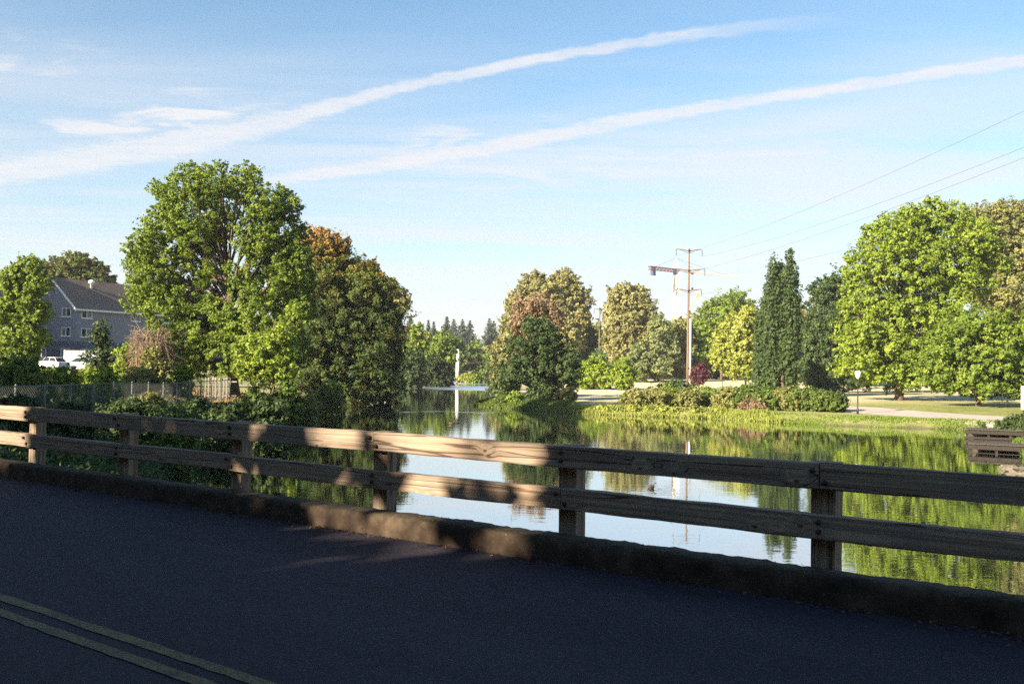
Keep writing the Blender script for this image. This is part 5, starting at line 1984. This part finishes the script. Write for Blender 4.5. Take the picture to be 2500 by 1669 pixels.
def dock(label, p0, p1, depth, z, seed):
    """timber staging: beams on posts along its water side, planks on top"""
    p0, p1 = np.array(p0, float), np.array(p1, float)
    L = np.linalg.norm(p1 - p0)
    ang = math.atan2(p1[1] - p0[1], p1[0] - p0[0])
    root = empty('timber_dock', (p0[0], p0[1], WATER_Z), ang)
    tag(root, label, 'dock', 'timber docks by the right bank')
    r3 = random.Random(seed)
    zz = z - WATER_Z
    pw = .19
    pl = MB().box((0, depth / 2, 0), (pw - .015, depth + .12, .05)).mesh('plank')
    for i in range(int(L / pw)):
        o = link('plank', pl, DOCK_TOP, root)
        o.location = (pw / 2 + i * pw, -.06, zz + r3.uniform(-.006, .006))
    MB().box((L / 2, -.02, zz - .19), (L + .1, .12, .24)).build('beam', DOCK_WOOD, root)
    MB().box((L / 2, -.02, zz - .58), (L + .1, .12, .16)).build('beam', DOCK_WOOD, root)
    MB().box((L / 2, depth - .3, zz / 2 - .25), (L, .08, zz + .4)).build('shade_sheet', RUST_STEEL, root)  # added dark sheet that stands in for the shade under the deck
    pm_ = MB().box((0, 0, 0), (.14, .16, zz + .9)).mesh('post')
    for i, x in enumerate(np.arange(.1, L, 1.35)):
        for y in (.1, depth - .1):
            o = link('post', pm_, DOCK_WOOD, root)
            o.location = (x, y, (zz + .9) / 2 - 1.0)


dock('upper dark timber dock at the right edge, against the bank', at(2215, 985, 70)[:2], (47, 62.5), 2.0, -2.12, 1)
dock('lower dark timber dock at the right edge, nearer the bridge', (xat(2232, 57), 57.5), (40, 49), 1.8, -2.28, 2)


def rock(label, x, y, r, seed):
    r3 = np.random.default_rng(seed)
    m = MB().ball((0, 0, 0), (r, r * .8, r * .55), 9, 6)
    m.v = [tuple(np.array(v) * (1 + .16 * r3.normal())) for v in m.v]
    o = m.build('rock', ROCK)
    o.location = (x, y, max(hz(x, y), WATER_Z) + r * .12)
    tag(o, label, 'rock', 'rocks on the right bank')


for i, (px, Y, r) in enumerate(((2326, 46.5, .4), (2345, 45.5, .5), (2308, 47.5, .3))):
    rock(['middle tan rock below the lower dock', 'largest tan rock at the right edge below the lower dock', 'smallest tan rock below the lower dock'][i], xat(px, Y), Y, r, i)

# ---------------------------------------------------------------- water birds
def duck(label, px, py, rz, white, s=1.0):
    d_ = ray(px, py)
    t = (WATER_Z - EYE) / d_[2]
    b = np.array([0, 0, EYE]) + d_ * t
    root = empty('duck', (b[0], b[1], WATER_Z), rz)
    root.scale = (s, s, s)
    tag(root, label, 'duck', 'ducks on the water')
    prof = [(-.30, .16, .015), (-.24, .13, .06), (-.12, .09, .12), (.02, .08, .14), (.14, .10, .115), (.20, .15, .075), (.22, .22, .048), (.24, .29, .048), (.28, .335, .055), (.33, .33, .045), (.36, .315, .02)]
    MB().tube([(x, 0, z) for x, z, r in prof], [r for _, _, r in prof], 10).build('body', FEATHER if white else FEATHER_BROWN, root, smooth=True)
    MB().tube([(.34, 0, .318), (.40, 0, .305), (.425, 0, .302)], [.022, .02, .008], 6).build('bill', BILL, root)
    for y in (-1, 1):
        MB().ball((-.05, y * .105, .13), (.17, .04, .075), 8, 5).build('wing', FEATHER if white else FEATHER_BROWN, root, smooth=True)


duck('white duck at the dark waterline below the maple, right of its two mates', 876, 913, .3, True, 1.7)
duck('white duck between its two mates at the waterline below the maple', 866, 914, 2.8, True, 1.6)
duck('white duck left of its two mates at the waterline below the maple', 852, 915, 3.0, True, 1.3)
duck('lone dark duck on the bright water in the middle of the channel', 1036, 973, 0.2, False, .8)
duck('lone dark duck between the rails on bright water, left of the pole reflection', 1493, 1120, 0.4, False, .6)

# ---------------------------------------------------------------- trees out of view that shade the bridge and the left bank
TANEL = math.tan(SUN_EL)


def fence_hit(P):
    """where a sun ray through P meets the plane of the railing: (along, height)"""
    s = P[:, 0] * BD[0] + P[:, 1] * BD[1]
    p = P[:, 0] * BN[0] + P[:, 1] * BN[1]
    lp_ = SUN_H @ BN
    ls_ = SUN_H @ BD
    L = (7.1 - p) / lp_
    return s + L * ls_, P[:, 2] - L * TANEL


def gaps(P):
    """leaves cut away along sun rays to light chosen patches of rail and road"""
    s, z = fence_hit(P)
    rj = np.random.default_rng(len(P))
    s = s + rj.normal(0, .11, len(P))
    z = z + rj.normal(0, .09, len(P))
    g = np.zeros(len(P))
    n_ = .5 + .5 * np.sin(s * 5.1 + 1.3 * np.sin(z * 4)) * np.sin(z * 6.0 + s * 1.7)
    a = np.clip((s - 4.6) / .2, 0, 1) * np.clip((8.0 - s) / .5, 0, 1) * np.clip((z + .42) / .2, 0, 1) * np.clip((1.75 - z) / .2, 0, 1)
    g = np.maximum(g, np.clip(a * 2.5, 0, 1))
    w1 = np.sin(s * 3.7 + .6) + .8 * np.sin(s * 6.1 + z * 3.2 + 1.0) + .7 * np.sin(z * 7.3 - s * 2.2)
    b_ = ((s > 7.3) & (s < 13.2) & (z > -.2) & (z < 1.7)) * (w1 > -.2)
    sh = ((s > 4.3) & (s < 7.9)) * (np.sin(s * 4.3 + 2.6) + .9 * np.sin(z * 6.2 + s * 2.7 + 4.0) > 1.62)
    g = np.where(sh, 0, g)
    g = np.maximum(g, b_)
    c = np.clip((s - 13.2) / .2, 0, 1) * ((z > -.3) & (z < 1.8) & (s < 22))
    g = np.maximum(g, c)
    d_ = (np.abs(s - 5.6) < np.where(z > -.75, .5, .3)) * ((z > -1.1) & (z <= .1))
    g = np.maximum(g, d_ * .95)
    e_ = np.exp(-((s - 4.3) / .16) ** 2) * ((z > .7) & (z < 1.1)) * .8
    return np.maximum(g, e_)


def shade_tree(label, x, y, H, W_, seed, mt='mid', holes=True, low=.12, n=30, lpx=8.5):
    r3 = random.Random(seed)
    b = np.array([x, y, hz(x, y) - .1])
    lob = []
    for i in range(n):
        t = (i + .5) / n
        R_ = W_ * math.sqrt(max(.06, 1 - (1.75 * t - .78) ** 2))
        lr = W_ * r3.uniform(.34, .46)
        rr = max(0, R_ - lr) * (r3.uniform(.5, 1) if i % 3 else .15)
        a = i * 2.399
        lob.append((x + rr * math.cos(a), y + rr * math.sin(a), b[2] + H * (low + (1 - low) * t), lr, lr, lr * .85))
    root = empty('shade_tree', b)
    tag(root, label, 'tree', 'trees beside the bridge, left of the view')
    loc = np.array(lob)
    loc[:, :3] -= b
    fn = (lambda P: gaps(P + b)) if holes else None
    me = crown_mesh('crown', loc, 70, seed, leaf_px=lpx, cover=1.35, clump=.3, lit_fn=fn, inner=.4)
    link('crown', me, LEAF[mt], root)
    limbs((0, 0, -.15), (0, 0, H * .85), loc[::4, :3], .35, seed).build('trunk', BARK, root, smooth=True)


def sp_xy(s, p):
    q_ = bp(s, p)
    return q_[0], q_[1]


k_ = 0
for s_, p_, H_, W_ in ((2, -30, 21, 6.5), (10.5, -31, 22, 6.5), (18, -30, 22, 6.5), (26, -29, 20, 6.0), (6, -40, 24, 7), (22, -39, 24, 7), (-6, -33, 21, 6.5), (-16, -30, 20, 6.5), (-26, -26, 19, 6.5), (34, -24, 18, 6)):
    x_, y_ = sp_xy(s_, p_)
    shade_tree('tree on the near bank upstream of the bridge, number %d in its row' % k_ if False else ['tree nearest the river upstream of the bridge', 'second tree upstream of the bridge', 'third tree upstream of the bridge', 'tree by the left end of the bridge', 'tall tree behind the row upstream', 'tall tree behind the left end of the bridge', 'tree leaning over the river upstream', 'tree on the right bank upstream', 'tree by the right end of the bridge upstream', 'tree beyond the left bridge end upstream'][k_], x_, y_, H_, W_, 500 + k_)
    k_ += 1
for s_, p_, H_, W_, lab in ((-7, -9.5, 13, 7.5, 'unseen spreading tree added behind the viewer, on the right, to darken the bridge'), (4, -10, 14, 8, 'unseen spreading tree added straight behind the viewer to darken the bridge'), (15, -9.5, 13, 7.5, 'unseen spreading tree added behind the viewer, on the left, to darken the bridge')):  # crowns added overhead to block sky light from road and rails
    x_, y_ = sp_xy(s_, p_)
    shade_tree(lab, x_, y_, H_, W_, 540 + k_, low=.38, n=24, lpx=8.5)
    k_ += 1
for (x_, y_, H_, W_, lab) in ((-48, 6, 21, 7, 'tree beyond the left end of the bridge'), (-51, 19, 21, 7, 'tree on the left bank out beyond the railing end'), (-56, 34, 20, 7, 'tree left of the wire fence'), (-81, 133.5, 20, 8.5, 'tree left of the grey building shading its gable'), (-100, 146, 22, 8, 'second tree left of the grey building'), (-90, 140, 20, 8, 'low tree by the car park left of the grey building')):
    shade_tree(lab, x_, y_, H_, W_, 520 + k_, n=22, lpx=12)
    k_ += 1

# ---------------------------------------------------------------- evening haze
hb_ = MB().box((0, 4300, 42), (8300, 9800, 100))
hz_o = hb_.build('haze', None)
mh = bpy.data.materials.new('haze')
mh.use_nodes = True
th_ = NT(mh.node_tree)
for nd in list(th_.n):
    th_.n.remove(nd)
oh = th_.new('ShaderNodeOutputMaterial')
pv = th_.new('ShaderNodeVolumePrincipled')
pv.inputs['Color'].default_value = (.86, .91, 1.0, 1)
pv.inputs['Density'].default_value = 0.00016
pv.inputs['Anisotropy'].default_value = 0.1
th_.l.new(pv.outputs[0], oh.inputs['Volume'])
hz_o.data.materials.append(mh)
tag(hz_o, 'thin evening haze over the whole park', 'haze', kind='stuff')
